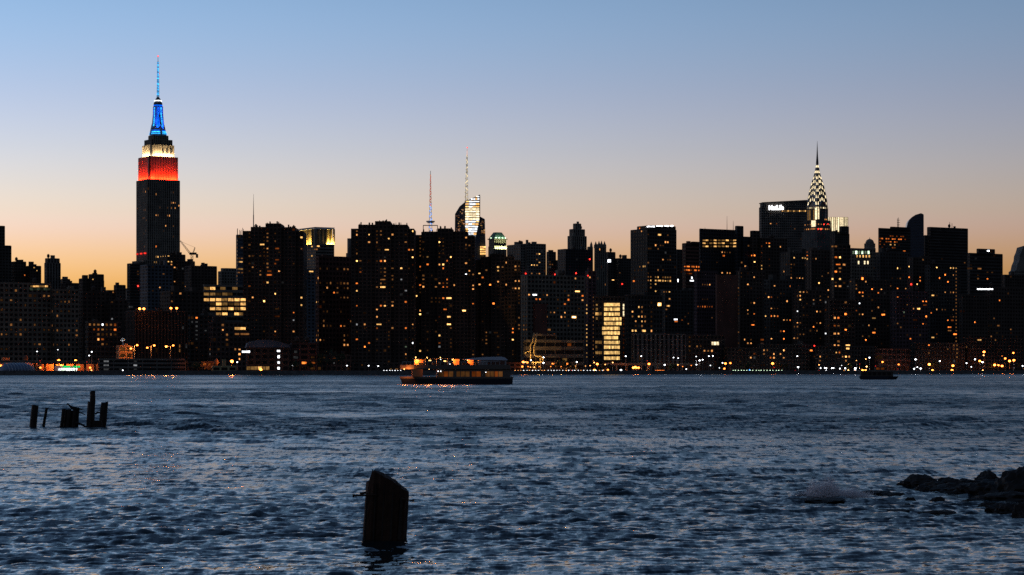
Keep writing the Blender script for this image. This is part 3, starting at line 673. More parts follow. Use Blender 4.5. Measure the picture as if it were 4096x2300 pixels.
# ------------------------------------------------------------------ blue and red antenna mast on an open steel frame
DA = 3380.0
an = P(1722, HY, DA); ao = empty('antenna_tower', (an.x, an.y, GZ), 0, 'blue and red lit antenna mast in an open steel frame above the riverside towers', 'antenna')
def al(px, py, d=0.0):
    p = P(px, py, DA + d); return Vector((p.x - an.x, p.y - an.y, p.z - GZ))
m = MB(); m.box(al(1690, 0).x, 0, 0, al(1755, 0).x, 30, al(0, 926).z); m.build('office_shaft', M['dark'], ao)
for x in (1693, 1750):
    for d in (0, 20):
        m = MB(); p = al(x, 926, d); q = al(x, 901, d); m.box(p.x - .5, p.y, p.z, p.x + .5, p.y + 1, q.z); m.build('frame_post', M['black'], ao)
for d in (0, 20):
    p, q = al(1693, 903, d), al(1750, 901, d); m = MB(); m.box(p.x, p.y, p.z, q.x, p.y + 1, q.z + .4); m.build('frame_beam', M['black'], ao)
for y0, y1, r0, r1, mat in ((928, 880, 3.2, 2.8, None), (880, 815, 2.2, 1.7, None), (815, 760, 1.4, 1.1, None), (760, 715, .9, .7, None), (715, 683, .4, .15, None)):
    m = MB()
    p, q = al(1722, y0, 8), al(1722, y1, 8)
    for k in range(4):
        a_ = R(45 + 90 * k); m.tube([p + Vector((math.cos(a_) * r0, math.sin(a_) * r0, 0)), q + Vector((math.cos(a_) * r1, math.sin(a_) * r1, 0))], .3 if y0 > 760 else .25, 4)
    m.build('mast_section', M['black'], ao)
KC['R'] = (1, .16, .08); KC['N'] = (.10, .33, .9)
for k in range(22):
    y = 928 - k * 10.5; kk = 'N' if y > 815 else ('R' if y > 710 else 'o'); r = 2.6 * (1 - k / 26)
    p, q = al(1722, y, 6), al(1722, y - 9, 6); s_ = 1 if k % 2 else -1
    m = MB(); m.tube([p + Vector((s_ * r, 0, 0)), q + Vector((-s_ * r, 0, 0))], .75, 4); m.build('lit_brace', emit(kk, (1.3 if kk == 'N' else .5)), ao)  # coloured light on the mast painted as glow of the braces
for y in (892, 886):
    m = MB(); p = al(1722, y, 8); m.lathe(p, [(5.2, 0), (5.2, .9)], 12); m.build('platform', M['steel'], ao)
for k in range(6):
    p = al(1708 + k * 5.6, 889, 4); m = MB(); m.lathe(p, [(.2, 0), (1.3, .6), (1.1, 2.0), (.1, 2.3)], 8); m.build('dish_antenna', M['steel'], ao)
m = MB(); m.sphere(al(1722, 820, 6), .9); m.build('lit_beacon', emit('r', 2.0), ao)

# ------------------------------------------------------------------ lone thin mast behind the first riverside tower
lm = P(1014, 915, 2600); m = MB(); m.tube([(0, 0, 0), (0, 0, zat(860, 2600) - GZ)], 1.0, 6, .6); m.tube([(0, 0, zat(882, 2600) - GZ), (0, 0, zat(776, 2600) - GZ)], .55, 6, .12)
o = m.build('radio_mast', M['steel']); o.location = (lm.x, 2600, GZ); tag(o, 'thin lone radio mast rising above the first riverside tower', 'mast')

# ------------------------------------------------------------------ green domed hip roof tower
DG = 3000.0
gt = B('green_roof_tower', 'tower with a green lit hipped roof right of the faceted glass tower', [(1953, 1976, 2026, 985), (1955, 1977, 2025, 958, 985, 3)], DG, 'lime', 'pier', fl=3.6, bay=3, dens=.01, cat='tower', clutter=0)
a, b, W, Ln, h0, h1 = gt.bl[1]
m = MB(); m.box(a - 1.2, b - 1.2, h1 + .3, a + W + 1.2, b + Ln + 1.2, h1 + 1.6); m.build('cornice', M['lime'], gt.root)
cx, cy = a + W/2, b + Ln/2
def rc(hx, hy, z): return [(cx - hx, cy - hy, z), (cx + hx, cy - hy, z), (cx + hx, cy + hy, z), (cx - hx, cy + hy, z)]
m = MB(); m.loft([rc(W/2, Ln/2, h1 + 1.6), rc(W*.44, Ln*.44, h1 + 4), rc(W*.24, Ln*.24, zat(931, DG + 20) - GZ)]); m.build('hipped_roof', M['copper'], gt.root)
for u in (.12, .38, .66, .9):
    m = MB(); m.sphere((a + W * u, b - .8, h1 + 2.4), .8); m.build('cornice_lamp', emit('g', 4.0), gt.root)
m = MB(); m.sphere((a - .8, b + Ln * .5, h1 + 2.4), .8); m.build('cornice_lamp', emit('g', 3.0), gt.root)
lamp('floodlight', 'AREA', (a + W/2, b - 4, h1 - 12), 9000, (.85, 1, .55), gt.root, (R(150), 0, 0), W, 1.0)
lamp('floodlight', 'AREA', (a + W/2, b - 1.5, h1 + 2), 1500, (.75, 1, .7), gt.root, (R(180 - 25), 0, 0), W, .6)

# ------------------------------------------------------------------ golden crown of the tower behind the first riverside tower
a, b, W, Ln, h0, h1 = gold.bl[0]
def gz(py): return zat(py, 2420) - GZ
m = MB(); m.box(a + 1.5, b + 1.5, h1, a + W - 1.5, b + Ln - 1.5, gz(916)); m.build('crown_wall', M['yellow'], gold.root)
for i in range(6):
    u = a + W * i / 5; m = MB(); m.box(u - .8, b - .2, h1, u + .8, b + 1.6, gz(920)); m.build('crown_fin', M['grey'], gold.root)
    v = b + Ln * i / 5; m = MB(); m.box(a - .2, v - .8, h1, a + 1.6, v + .8, gz(920)); m.build('crown_fin', M['grey'], gold.root)
m = MB(); m.box(a - .6, b - .6, gz(920), a + W + .4, b + Ln + .4, gz(917)); m.box(a - .6, b - .6, gz(914), a + W + .4, b + Ln + .4, gz(912.5)); m.build('crown_rail', M['white'], gold.root)
for i in range(14):
    u = a + W * (i + .5) / 14; m = MB(); m.box(u - .5, b - .5, gz(917) , u + .5, b, gz(914)); m.build('crown_merlon', M['white'], gold.root)
for i in range(5):
    for fc in 'ES':
        if fc == 'S' and i < 1: continue
        if fc == 'E' and i in (0, 1, 2): continue
        ln = (W if fc == 'E' else Ln) / 5
        loc = (a + W * (i + .5) / 5, b - .6, h1 + .8) if fc == 'E' else (a - .6, b + Ln * (i + .5) / 5, h1 + .8)
        l = lamp('floodlight', 'AREA', loc, 5200, (1, .66, .16), gold.root, None, ln * .8, .8)
        d = Vector((0, .3, 1)) if fc == 'E' else Vector((.3, 0, 1)); zz = -d.normalized(); xx = Vector((1, 0, 0)) if fc == 'E' else Vector((0, 1, 0))
        l.rotation_mode = 'QUATERNION'; l.rotation_quaternion = Matrix((xx, zz.cross(xx), zz)).transposed().to_quaternion()

# ------------------------------------------------------------------ brightly lit fin facade behind the crown spire
DF = 3260.0; fp = P(3312, HY, DF); fo = empty('fin_tower', (fp.x, fp.y, GZ), 0, 'tower top of brightly lit yellow vertical fins right of the lit crown spire', 'tower')
def fl_(px, py, d=0.0):
    p = P(px, py, DF + d); return Vector((p.x - fp.x, p.y - fp.y, p.z - GZ))
q = fl_(3391, 868); m = MB(); m.box(0, 1.5, 0, q.x, 30, q.z); m.build('wall', M['grey'], fo)
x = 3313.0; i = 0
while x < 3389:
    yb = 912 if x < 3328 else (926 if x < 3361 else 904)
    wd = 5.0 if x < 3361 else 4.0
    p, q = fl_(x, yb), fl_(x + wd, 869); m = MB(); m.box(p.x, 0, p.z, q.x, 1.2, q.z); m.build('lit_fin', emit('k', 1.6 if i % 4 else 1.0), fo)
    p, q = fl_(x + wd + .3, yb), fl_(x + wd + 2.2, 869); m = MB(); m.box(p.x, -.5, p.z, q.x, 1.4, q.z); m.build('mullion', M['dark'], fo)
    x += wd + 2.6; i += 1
# ------------------------------------------------------------------ domed hotel tower
DD = 2900.0; dp = P(3479, HY, DD); do = empty('domed_tower', (dp.x, dp.y, GZ), R(E_ROT), 'dark domed tower top behind the green lit arches', 'tower'); k_ = DD / F
def dz(py): return zat(py, DD) - GZ
m = MB(); m.lathe((0, 0, 0), [(24*k_, 0), (24*k_, dz(994)), (21*k_, dz(990)), (20*k_, dz(980)), (18*k_, dz(976)), (17*k_, dz(968)), (13*k_, dz(961)), (7*k_, dz(957)), (1.5*k_, dz(955.5)), (.6*k_, dz(949))], 12); m.build('dome', M['lime'], do)
for k in range(12):
    a_ = R(30 * k + 15); m = MB(); m.box(-.6, -.6, dz(990), .6, .6, dz(974)); o = m.build('buttress', M['lime'], do); o.location = (math.cos(a_) * 19.5 * k_, math.sin(a_) * 19.5 * k_, 0)
# ------------------------------------------------------------------ curved glass tower
DV = 2950.0; vp = P(3660, HY, DV); vo = empty('curved_glass_tower', (vp.x, vp.y, GZ), 0, 'blue glass tower with a roof swept up in one curve', 'tower')
prof = [(3627, 1470), (3627, 908), (3630, 892), (3637, 879), (3648, 868), (3662, 859), (3684, 852.5), (3690, 855), (3695, 858), (3697, 1470)]
def vl(px, py, d=0.0):
    p = P(px, py, DV + d); return Vector((p.x - vp.x, p.y - vp.y, p.z - GZ))
m = MB(); m.loft([[vl(x, y) for x, y in prof], [vl(x, y) + Vector((3, 30, 0)) for x, y in prof]]); m.build('curtain_wall', M['blueglass'], vo)
for i in range(40):
    y = 868 + i * 11; xl = 3627 if y > 905 else np.interp(y, [852, 859, 868, 879, 892, 908], [3684, 3662, 3648, 3637, 3630, 3627])
    p, q = vl(xl + 1, y), vl(3695, y - 1.2); m = MB(); m.box(p.x, -.35, p.z, q.x, .05, q.z); m.build('floor_edge', M['blue'], vo)
# ------------------------------------------------------------------ slanted tower at the right edge
DS = 2900.0; spx = P(4100, HY, DS); so = empty('slanted_tower', (spx.x, spx.y, GZ), 0, 'dark tower with a slanted stepped side cut by the right edge', 'tower')
prof = [(4058, 1470), (4058, 1084), (4066, 1078), (4070, 1058), (4078, 1040), (4080, 1020), (4087, 1004), (4092, 985), (4180, 960), (4180, 1470)]
m = MB(); q = [P(x, y, DS) - spx for x, y in prof]; q = [Vector((v.x, v.y, v.z + spx.z - GZ)) for v in q]
m.loft([q, [v + Vector((0, 35, 0)) for v in q]]); m.build('wall', M['grey'], so)
for i in range(28):
    z = zat(1090 + i * 12, DS) - GZ; m = MB(); m.box(q[0].x + .5, -.3, z, q[-1].x, .05, z + 1.4); m.build('spandrel', M['dark'], so)
# ------------------------------------------------------------------ gothic pinnacles, platform lugs, aerials, crane
a, b, W, Ln, h0, h1 = goth.bl[1]; kk = 2600 / F
for px, yt in ((2383, 964), (2396, 962), (2406, 961), (2418, 963)):
    q = goth.root.matrix_basis.inverted() @ P(px, 991, 2606); m = MB(); hh = (991 - yt) * kk
    m.loft([[(q.x - r, q.y - r, h1 + z), (q.x + r, q.y - r, h1 + z), (q.x + r, q.y + r, h1 + z), (q.x - r, q.y + r, h1 + z)] for r, z in ((1.6, 0), (1.5, hh*.45), (1.0, hh*.55), (.08, hh))]); m.build('pinnacle', M['lime'], goth.root)
q = goth.root.matrix_basis.inverted() @ P(2365, 988, 2606); m = MB(); m.loft([[(q.x - r, q.y - r, q.z + z), (q.x + r, q.y - r, q.z + z), (q.x + r, q.y + r, q.z + z), (q.x - r, q.y + r, q.z + z)] for r, z in ((1.3, -1), (1.0, 3), (.06, 6.5))]); m.build('pinnacle', M['lime'], goth.root)
for px, y0, y1 in ((3594, 870, 910), (3590, 873, 910), (3799, 888, 910), (3808, 893, 910)):
    D_ = 2830 if px < 3700 else 2730; p = P(px, y1, D_); m = MB(); m.tube([(0, 0, -8), (0, 0, (y1 - y0) * D_ / F)], .5, 5, .25)
    if px == 3594:
        for k in range(3): m.box(-1.8, -.2, 3 + 3 * k, 1.8, .2, 3.5 + 3 * k)
    o = m.build('roof_aerial', M['black']); o.location = p; tag(o, {3594: 'tall crossarmed aerial', 3590: 'thin aerial just left of the crossarmed one', 3799: 'left thin aerial', 3808: 'right thin aerial'}[px] + ' on the roof of the %s' % ('amber floored slab' if px < 3700 else 'large flat topped tower at right'), 'antenna', 'roof aerials at right')
DK = 2320.0; kp = P(768, 1050, DK); cr_ = empty('tower_crane', kp, 0, 'luffing tower crane on the block right of the floodlit skyscraper', 'crane')
def kl(px, py): return P(px, py, DK) - kp
def lattice(nm, p, q, w0, w1, n):
    m = MB(); p, q = Vector(p), Vector(q); d = (q - p).normalized(); s1 = d.cross(Vector((0, 1, 0))).normalized(); s2 = Vector((0, 1, 0))
    cs = [(1, 1), (1, -1), (-1, -1), (-1, 1)]
    for c1, c2 in cs: m.tube([p + s1 * c1 * w0 + s2 * c2 * w0, q + s1 * c1 * w1 + s2 * c2 * w1], .16, 4)
    for i in range(n):
        f0, f1 = i / n, (i + 1) / n; w_a = w0 + (w1 - w0) * f0; w_b = w0 + (w1 - w0) * f1
        for c2 in (1, -1): m.tube([p + (q - p) * f0 + s1 * w_a * (1 if i % 2 else -1) + s2 * c2 * w_a, p + (q - p) * f1 + s1 * w_b * (-1 if i % 2 else 1) + s2 * c2 * w_b], .12, 4)
    return m.build(nm, surface('crane paint ' + nm, (.22, .15, .1)), cr_)
lattice('crane_mast', kl(768, 1064), kl(768, 1014), 1.0, 1.0, 8); lattice('crane_jib', kl(760, 1013), kl(721, 963), .8, .45, 12); lattice('crane_a_frame', kl(772, 1013), kl(780, 990), .5, .3, 5)
m = MB(); p, q = kl(758, 1019), kl(786, 1010); m.box(p.x, -1, p.z, q.x, 1, q.z); m.build('slewing_platform', M['black'], cr_)
m = MB(); p, q = kl(784, 1031), kl(792, 1016); m.box(p.x, -1.2, p.z, q.x, 1.2, q.z); m.build('counterweight', M['dark'], cr_)
m = MB(); m.tube([kl(780, 990), kl(722, 965)], .12, 4); m.build('stay_cable', M['black'], cr_)

# ------------------------------------------------------------------ lit windows seen in the photograph
LIT = dict(
A="""90,740w2 125,660w2 40,660 212,785 313,752 8,775 8,850 195,936w2 95,970w2 95,1005 293,975w2 362,718w2 378,718w2 396,718w2 414,718w2 508,685 598,685 518,760 545,758 570,757w2 600,757w2 470,797 532,835
455,870w2 490,872w2 590,872 455,980w2 470,985 590,1010w2 672,930 672,1035w2 672,1075w2 380,1018 405,1018 430,1018 466,1018w2 492,1018w2 510,1018w2 540,1018 170,1005 200,1005 225,1005 8,1047w2 35,1047w2 65,1047w2 130,1047 185,1049w2
290,1128 335,1125w2 350,1125 460,1130w2 485,1132 593,1132w2 372,1165 15,1178 45,1178 75,1178 305,468y3 318,490y3 365,528w2 372,548 798,577y3 990,670w2 965,773 220,538o3
770,965w2 800,965w2 847,965w2 870,965c3 905,965w2 925,965w2 955,965w2 985,965o2 1000,965o2 800,1005o2 847,1005o2 870,1005w2 890,1005 920,1005 950,1005 980,1005o3 850,1047w2 885,1047 905,1047 920,1047 940,1047o3 960,1047w2 990,1055 760,1082 845,1082w3 865,1082o2 880,1082o2 970,915c2 910,1130 935,1128 898,1157w2 940,1158
980,1285c2 980,1323c2 1155,1278c1 1155,1315c2 1216,1273c2 1216,1312c2 1216,1350c1 975,1362c1 1000,1362c1 1030,1362c1 1060,1362c2 1095,1362c1 1125,1362c1 1205,500 1205,545 1217,692 1190,635r""",
C="""85,52 100,52 115,55 85,70 135,102w2 145,118w3 130,118w2 105,122 226,128w2 343,117 325,202w2 340,202w3 355,202w2 375,217w3 250,235 300,237 325,238w2 350,238w3 90,245w2 135,243w2 145,245w2 220,283w3 240,285w2 300,290w2 320,288w3 140,293w2 130,312w2 150,312w2 292,367w3 342,367w2 145,388w2 133,407w2 268,400 343,440 220,500o3 140,512w2
215,577y2 232,577y3 249,577y3 266,577y3 283,577y3 300,577y3 215,610y2 228,610y2 300,612y3 320,610y3 340,632w3 342,650w3 102,672 272,702w2 345,757w3 240,790w3 195,810 112,830 270,830 320,845 347,877w2 428,796w3 386,826w3 505,993o3
490,1043c1 510,1045c1 510,1082c1 510,1105c1 510,1125c1 510,1150c1 510,1165c1 420,1085c1 585,1105c1 625,1015w2 692,1040w2 698,1077w3 727,1125w2 727,1145w2 727,1168w2 597,1213w2 511,1215 660,1213 768,1213w2 805,1237w3 808,1257w3 808,1282w3 390,1215w2 390,1235w2 390,1252 597,1280c2""",
D="""95,460w2 122,460w2 105,530 125,565y3W 127,602y2W 105,635w2 122,635w2 95,670w2 130,530w2 172,350 172,375 170,427w2 168,450 180,527w2 182,575 182,620 182,735o2 180,865 300,340w2 312,340w2 290,365 310,365w2 290,390 310,392w2 298,418y3W 310,470w3 290,470 290,497 310,497w2 310,522 290,522 310,548 290,575 310,575w2 320,602w2 318,628o2W 320,654o3W 312,710y3 380,340 378,392w2 378,470o2W 380,550o2W 380,577o2 405,628w3 222,527 257,525 220,605w2 272,628w2 272,655w2 220,813w3 281,863y4 385,812y4 385,787w1 380,917w1W 380,970o1W 250,997 282,1075 380,1075w3 525,1075w3 512,947o3 510,1003c2 580,833y3 583,888y3 503,582 380,1100o1 406,497
655,430y3 685,430y3W 572,460w2 600,472 680,472w2 690,472w2 653,508y3 600,550 630,548w2 600,588 648,622y3W 675,640w2 705,665w3 690,730w2 688,872y3 705,872w2 695,670 570,378y3W
720,615 770,610 840,607 852,607 908,605w2 920,605w2 935,605 722,710 770,712 805,710w2 840,710 850,710 905,710w2 920,710w2 772,745w3 915,740w2 905,735 745,772 840,772w2 850,772w2 890,772 908,772w2 918,772w2 815,807o3 745,843 880,836 908,835w2 920,836w2 935,836 740,940 755,940 780,940 860,940 880,940 740,1008w2 750,1008w2 695,1025 695,1065w2 750,1042w2 770,1042 805,1040 872,1037o3 885,1040w2 937,1000w2 905,1100w2 917,1100 905,1133w2 685,1113w2 705,1113w2 685,1143w3 700,1143w3 905,1165w3 918,1165w3 935,1165w3 740,1140
415,1183w2 415,1227c3 415,1267c3 415,1308c3 415,1355c3 490,1232c1 523,1228c1 490,1270c1 523,1270c1 490,1310c1 615,1310o3 640,1310o2 757,1270 837,1270o2 835,1337c1 670,1265 675,1360 835,1310 107,1225c2 107,1247c2 107,1270c2""",
E="""160,165w2 158,193w3 160,258 160,318 160,348w2 160,408y4 180,408w2 178,468 178,500o2 160,620o3W 160,682y3W 160,805o3 162,955c2 162,1015 162,1108o3 290,193y4 290,253w3 345,155 370,155w2 345,185 370,185w2 345,215 345,248w2 370,307w1W 442,215y4 480,188w3 450,310y3W 378,402o3 408,402w3 395,372c1 325,432 385,430w1W 410,495w2 375,495 385,525 410,525w2 480,402 480,432w2 480,495w2 480,555w2 480,585w2 405,553w2 400,583w2W 372,617w2 410,613 325,645w2 380,648 408,645y3W 480,645 405,770 480,770w2 480,800w3 378,797o3 402,797y4 335,830w3 338,890w3 338,952y3W 335,983o2 230,955w3 230,1013 340,1108 288,1112o3 288,1138 230,1168o4 288,1198 340,1195 440,945 466,1013w2 455,1045 465,1078 450,1168 455,1272 450,1108
570,468y4 570,563c2 568,588w2 600,195 600,255w2 642,168y4W 630,320o3 650,322w3 635,380y4W 640,437o1W 630,470 600,685c2 595,775o3 578,985o3 640,975w3 590,1108 580,1172g2 580,1228w3 590,1270 638,1122c3 638,1085 708,228 708,255 708,283 708,313w2 708,343 708,372w2 725,255 725,313 725,372 707,458o3 708,487 778,455o3 775,393y2 725,543w2 725,572w2 725,602 672,555 640,633 712,630o3 710,658 710,688 676,710y4 710,860w3 710,890y4 712,1205y3 775,1033 775,1085 775,1175 710,1118 830,545 830,745 830,770 845,630w2 438,1340y2 505,1350w2 525,1350w2 120,1335 200,1310""",
F="""240,608y4 258,590 240,585 258,610 240,633 258,633 258,658 240,680 258,685 240,710 407,592w3 408,635w2 425,635w2 408,655 410,735w3 415,715 425,815 313,710y4 290,732o3 227,750w3 265,750y4 267,772o3 165,710 165,752 388,815c3 285,832o3 267,853o2 287,853w2 332,873w3 227,873w3 265,873w2 265,890o3 287,890o3 285,953y4W 262,953o3 265,1015o3W 205,960 222,960 205,977 222,977 235,1075o1 318,1055y3W 318,1115y4W 310,1137w2 405,1017y4W 238,1177y3 238,1217o2 230,1240c2 318,1197 318,1217 315,1240 205,1150 430,690 205,1090 118,640 118,665 118,690 118,1037w3 118,1057y4 95,932y4 70,1117w3 70,1140 120,1278y3 70,1222c2 125,875w3 120,755o3 130,815
428,797w3 446,800w2 470,798y4 445,875w3 468,873w3 445,895w3 447,990o3 500,835o3 540,872o4 562,990o4 515,775w2 528,775w2 585,755y3 597,775w3 617,755w2 617,775w2 597,795y3 643,740w3 592,852w3 645,875w3 597,873 700,765w3 713,765w2 695,783w2 715,783 697,842w3 715,842w3 690,898w2 702,898w3 715,898y3 692,1148o4 693,1208y4 518,1167w2 518,1187 505,1205 518,1207w2 518,1225w2 588,1167w1W 580,1185 595,1185 433,1262 433,1288w2 483,1283w2 432,1300 690,1263 503,1087 580,1255 580,1283 695,1090 725,925 725,945 725,965 725,985""",
G="""243,367y4 215,367w2 203,407w2 175,443y4 195,443y3 220,443y3 242,443y3 45,368 175,523w2 205,523w2 228,523w3 242,523w3 310,433c1 330,455w2 345,453w2 330,430 112,527r 370,535r 547,525r 648,545r 665,403r 945,617r 545,540w3 665,573w3 752,330w3 738,577 883,590y4W 810,610w2 920,513w2 1042,605o3W 738,575w2
207,692c3W 157,715w3 210,740o3 250,767o3 293,695w3 275,720 303,720o2 445,675 550,680y4W 615,705o3 600,750w3 617,752w2 490,725w2 485,770o3 395,770 440,795o3 355,862w3 345,862w2 390,838 445,865w3 428,887w3 443,912w2 303,912w2 545,912y5W 575,820 575,845w2 480,957 480,967 325,1017w2W 370,1043o2 68,692 70,740 70,765 70,790 65,903w2 95,903 120,903 70,965w2 95,965w2 120,965 70,998w2 95,998w2 120,998w2 108,1027 28,938o1 20,1018o4 22,1104o4 18,1182w3 18,1215
640,797y3 640,838y3 640,880y3 640,960y3 640,995y3 640,1035y3 640,1080y3 640,1120y2 640,1160y3 640,1205y2 640,1258y2 703,720w2 703,770w2 703,800w2 703,828w2 703,855w2 703,880w2 703,910w3 703,937w2 703,975w2 703,1000w2 703,1020w2 703,1045w2 703,1075w2 703,1100w2 703,1140w2 703,1165w3 703,1187w3 703,1210w2 703,1240w3 703,1280w3
465,1168o2 495,1168o3W 430,1260y2W""",
H="""230,127o4 245,170w3 320,183 195,170 415,178y3W 470,198w2 378,272w3 440,270 465,270w3 475,270w3 320,297w1W 422,295w2 387,322w2 493,370 438,412w3 310,420w2 470,415 490,415w2 505,415w2 235,478w2 262,478y3 278,478y3 245,512 190,512 215,512 310,512 385,510w2 430,490 315,555w2 340,555w2 380,555y2 400,555y3 435,555w2 450,555y2 480,555y2 510,555w2 310,578w2 340,578y3 378,578y3 415,578y3W 440,578y3 480,578y2 505,578y3 325,603y2 380,603y3 400,603w2 430,603y3 460,603y3 485,603y3 510,603y2 325,630y2 325,660w2 375,675y3 445,675w2 505,675y3 470,675w2 480,795y3W 485,820w2W 480,845w2 497,748w3 478,887
620,468o3W 645,468o3W 670,468o3 695,468o3W 720,468o3 740,468o3 620,488o2 645,488o3W 670,488o3 695,488o2 720,488o3W 740,488o3 590,523o1W 640,523o1W 680,523o2W
945,342w3 965,343w2 1000,343w1 1020,343w2 950,367o3W 770,440 912,443 945,510w3 983,510w3 1015,510w3 790,623w2 803,623w2 815,623w2 828,623w2 840,623w3 790,757 810,757 828,757 745,816o2 757,816o2 770,816o3 783,816o2 797,816o3 810,816o2 822,816o2 835,816o2 848,816o2 860,816o2 870,917w2 612,940o2 653,965w2 625,905 660,883 350,790 350,840 350,875 350,905 350,940 350,965 350,1000 350,1030w3
232,818y3 262,815w2 183,852w3 262,852w2 183,910w2 237,910y3 263,910w3 277,910w2 197,940w3 215,940w3 262,940y3 280,940w3 182,1030y3 203,1030y3 262,1028y4W 197,970 262,970w2 660,1080 660,1130 660,1195 680,1145w2 735,1145w2 768,1147 808,1208w3 828,1208w2 848,1210w3""",
I="""710,92w3 778,105o2 930,142w2 643,278o2 690,260o3 712,262o3 713,280y3 533,297w2 802,307w3 555,362o3 580,360o4 640,357o2 562,423y4 480,425w2 507,470w3 632,463y3 642,463y3 640,480y3 480,510 480,550 587,565w3 525,620w3 742,627w3 715,405o1 710,465 835,500w3 825,500 870,430 885,430w2 870,450 888,450w2 888,475 888,495 888,515 888,543 915,400y3 928,400y2 995,397y3 1012,397y3 1027,397y3 825,570w2 850,568w2 875,568w3 888,570w3 943,565w2 955,565w2 968,565w3 980,565w2 993,563w3 885,647o3 1035,357o3 968,680y3 993,680w3 1008,680y3 1025,680w2 955,705w2 968,705w3 980,705w2 1028,700 982,753y3 850,777w3 998,803 1012,803w2 1025,803
447,663w2 447,685 447,710 655,708 690,737w4 710,737o2 570,775w3 725,815w3 740,815 785,825 780,715 800,715 830,715 447,822 447,843 447,865 527,845w3 527,865w2 527,885 567,863o3 668,883y4 718,882o3 772,882o3 745,905w3 833,913w3 850,913w2 877,935o3 962,860c4 950,858 1008,888 1025,888 555,958o4W 577,930 948,953w3 972,955w2 925,1000w2 938,1000w2 657,980 447,1023w2 447,1045 803,1018o2 828,1018o4 803,1040 835,1040w3 830,1085o4 908,1070w3 935,1068 943,1072w2 978,1045w2 993,1045w2 502,1092w3 527,1113w3 562,1090w2 650,1090o2W 640,1117p1W 730,1088w4 545,1137w3 672,1183w3 670,1205w2 685,1203w2 567,1205o2 563,1237w3 570,1225o2 835,1205w4 808,1223w3 748,1237w3 748,1250w3 712,1252o3 823,1252w3 1062,1183o4W 447,1137 447,1183 447,1275""",
K="""138,227w3 207,317w2 240,290w2 262,290w2 285,290o3 300,290w2 135,388w3 65,355o2 105,412 20,395y3 38,395y3 55,395y3 298,388o3 325,388o3 355,390y4 312,450o3W 352,473w2 325,513o4 357,517w2 295,573y4 335,577y3 293,632w3 333,632w3 307,605 250,517w2 395,450w3 185,557w2 205,555o2 162,620y4 250,677w3 190,720w2 250,737w2 107,768w3 165,765w2 215,778c2 135,868w3 165,868w2 210,840o1 190,960w3 150,965w2 125,998o4 155,1023w2 233,980 210,1043c3W 187,1100 127,1150r 90,1183o4W 125,1235 180,1243w3 187,1275w2
305,918w3 322,918o3 340,918w3 312,978o2 335,978w2 310,1057w3 340,1057w3 325,1100w2 308,1140w3 332,1140w3 303,1200y3 325,1200o4 350,1205o3 380,1258w3 392,1250w4 405,1262w3 433,1260w3 408,885o4 405,1020o4 400,1135y3W 405,1172y3W 403,1200 405,765w2 405,790w2 400,600 428,600w2 402,635c1
485,615w2 487,662w2 527,685o4 553,685o3 533,730w3 505,775c3 480,843o2 582,577w3 625,662o4 670,697o3 717,675w3 595,730 508,885w2 525,885 555,885w3 668,830w3 620,862w2 625,905y2W 705,893o4W 590,968w3 630,1040o4W 640,1020w2 565,1085o4 545,1083w2 770,970 735,840 845,468y4 933,475y4 905,342o3W 850,650o4 910,648w3 775,637w2 855,730o3 950,553o4 1045,573o3 1008,635y4 1005,658g3 963,620r 1075,770o4 937,800w2 975,830w3 1012,828y4W 897,868g2 905,890 1005,935o1W 858,945w2 1072,957o4 860,1003w2 950,1087o3 835,560 865,562w2 1068,405w2
690,215o2 720,215o3 750,215o3 780,215o2 810,215o2 840,215o2 870,215o2 900,215o2 690,235o3 715,235o2 740,235o3 770,235o3 795,235o3 820,235o3 850,235o3 880,235o3 905,235o2 700,257o2 740,257o2 770,257o2 790,257o3 815,257o3 845,257o2 700,278o2 730,278o2 790,278y3 815,278y3 860,278o1 720,295o1 800,297o2 820,297o2""",
L="""68,543w4 82,615w3 45,703w3 30,910g2 135,690y4 133,712y3 170,635o3 307,555y4 360,593o4 390,652o4 435,590w3 410,552y3 428,552y3 443,552y3 312,613o4 362,732w3 400,730w2 433,730w3 250,772y3W 302,757 200,817o4 220,835o2W 105,875w3 140,872y4W 170,875w2 302,873w3 340,875w2 375,875w2 420,875w2 218,935o4 250,915o3 430,935w2 390,970o4 430,972o2W 130,972o2W 197,992o4 393,1030o4W 393,1052w2W 433,1070o4W 240,1090y3W 305,1072o2 80,1112o3 242,1172o4 243,1235w2 430,1152w2 430,1172w2 430,1193w2 430,1212w2 395,1195w2 300,1095 215,1010
630,550w2W 700,570w1 750,575w1 625,600 625,625w2 570,512 695,640o3 800,815o4 597,980o4 780,997w2W 755,960w2 895,1053w2 640,1122y3W 730,1095w2 530,1180w2 765,1133w2 345,480 520,497w2""")
for zk, text in LIT.items():
    for px, py, k, lv, wd in pts(zk, text): light_window(px, py, k, lv, wd)
for y in range(553, 1280, 18): light_window(3600 + 463 * .498, 800 + y * .498, 'w', 2)
KC['Y'] = (1, .60, .20)
# larger lit panes: ribbon windows, golden laboratory floors, glowing bands
def row(zk, y, xs, wz, hz, k, lvs):
    ox, oy, s = ZOOM[zk]
    for i, x in enumerate(xs):
        panel(ox + x * s, oy + y * s, wz * s, hz * s, k, lvs[i % len(lvs)])
for y, xs, lv in ((800, (575, 618, 690, 775), (2, 3, 2, 2)), (840, (575, 618, 661, 704, 740), (2, 2, 1, 2, 1)), (880, (575, 618, 661, 704, 747, 790, 833), (3, 3, 3, 2, 3)), (910, (618, 661, 704, 747, 790, 833), (1, 3, 2, 1, 2, 3)), (943, (618, 661, 704, 747, 790, 833), (3, 3, 2, 3, 2, 3)), (980, (661, 704, 790, 820), (2, 3, 3, 2))):
    row('C', y, xs, 36, 19, 'y', lv)
row('C', 1083, (792, 832), 36, 18, 'y', (3,)); row('C', 1122, (790, 830, 860), 30, 12, 'w', (2,))
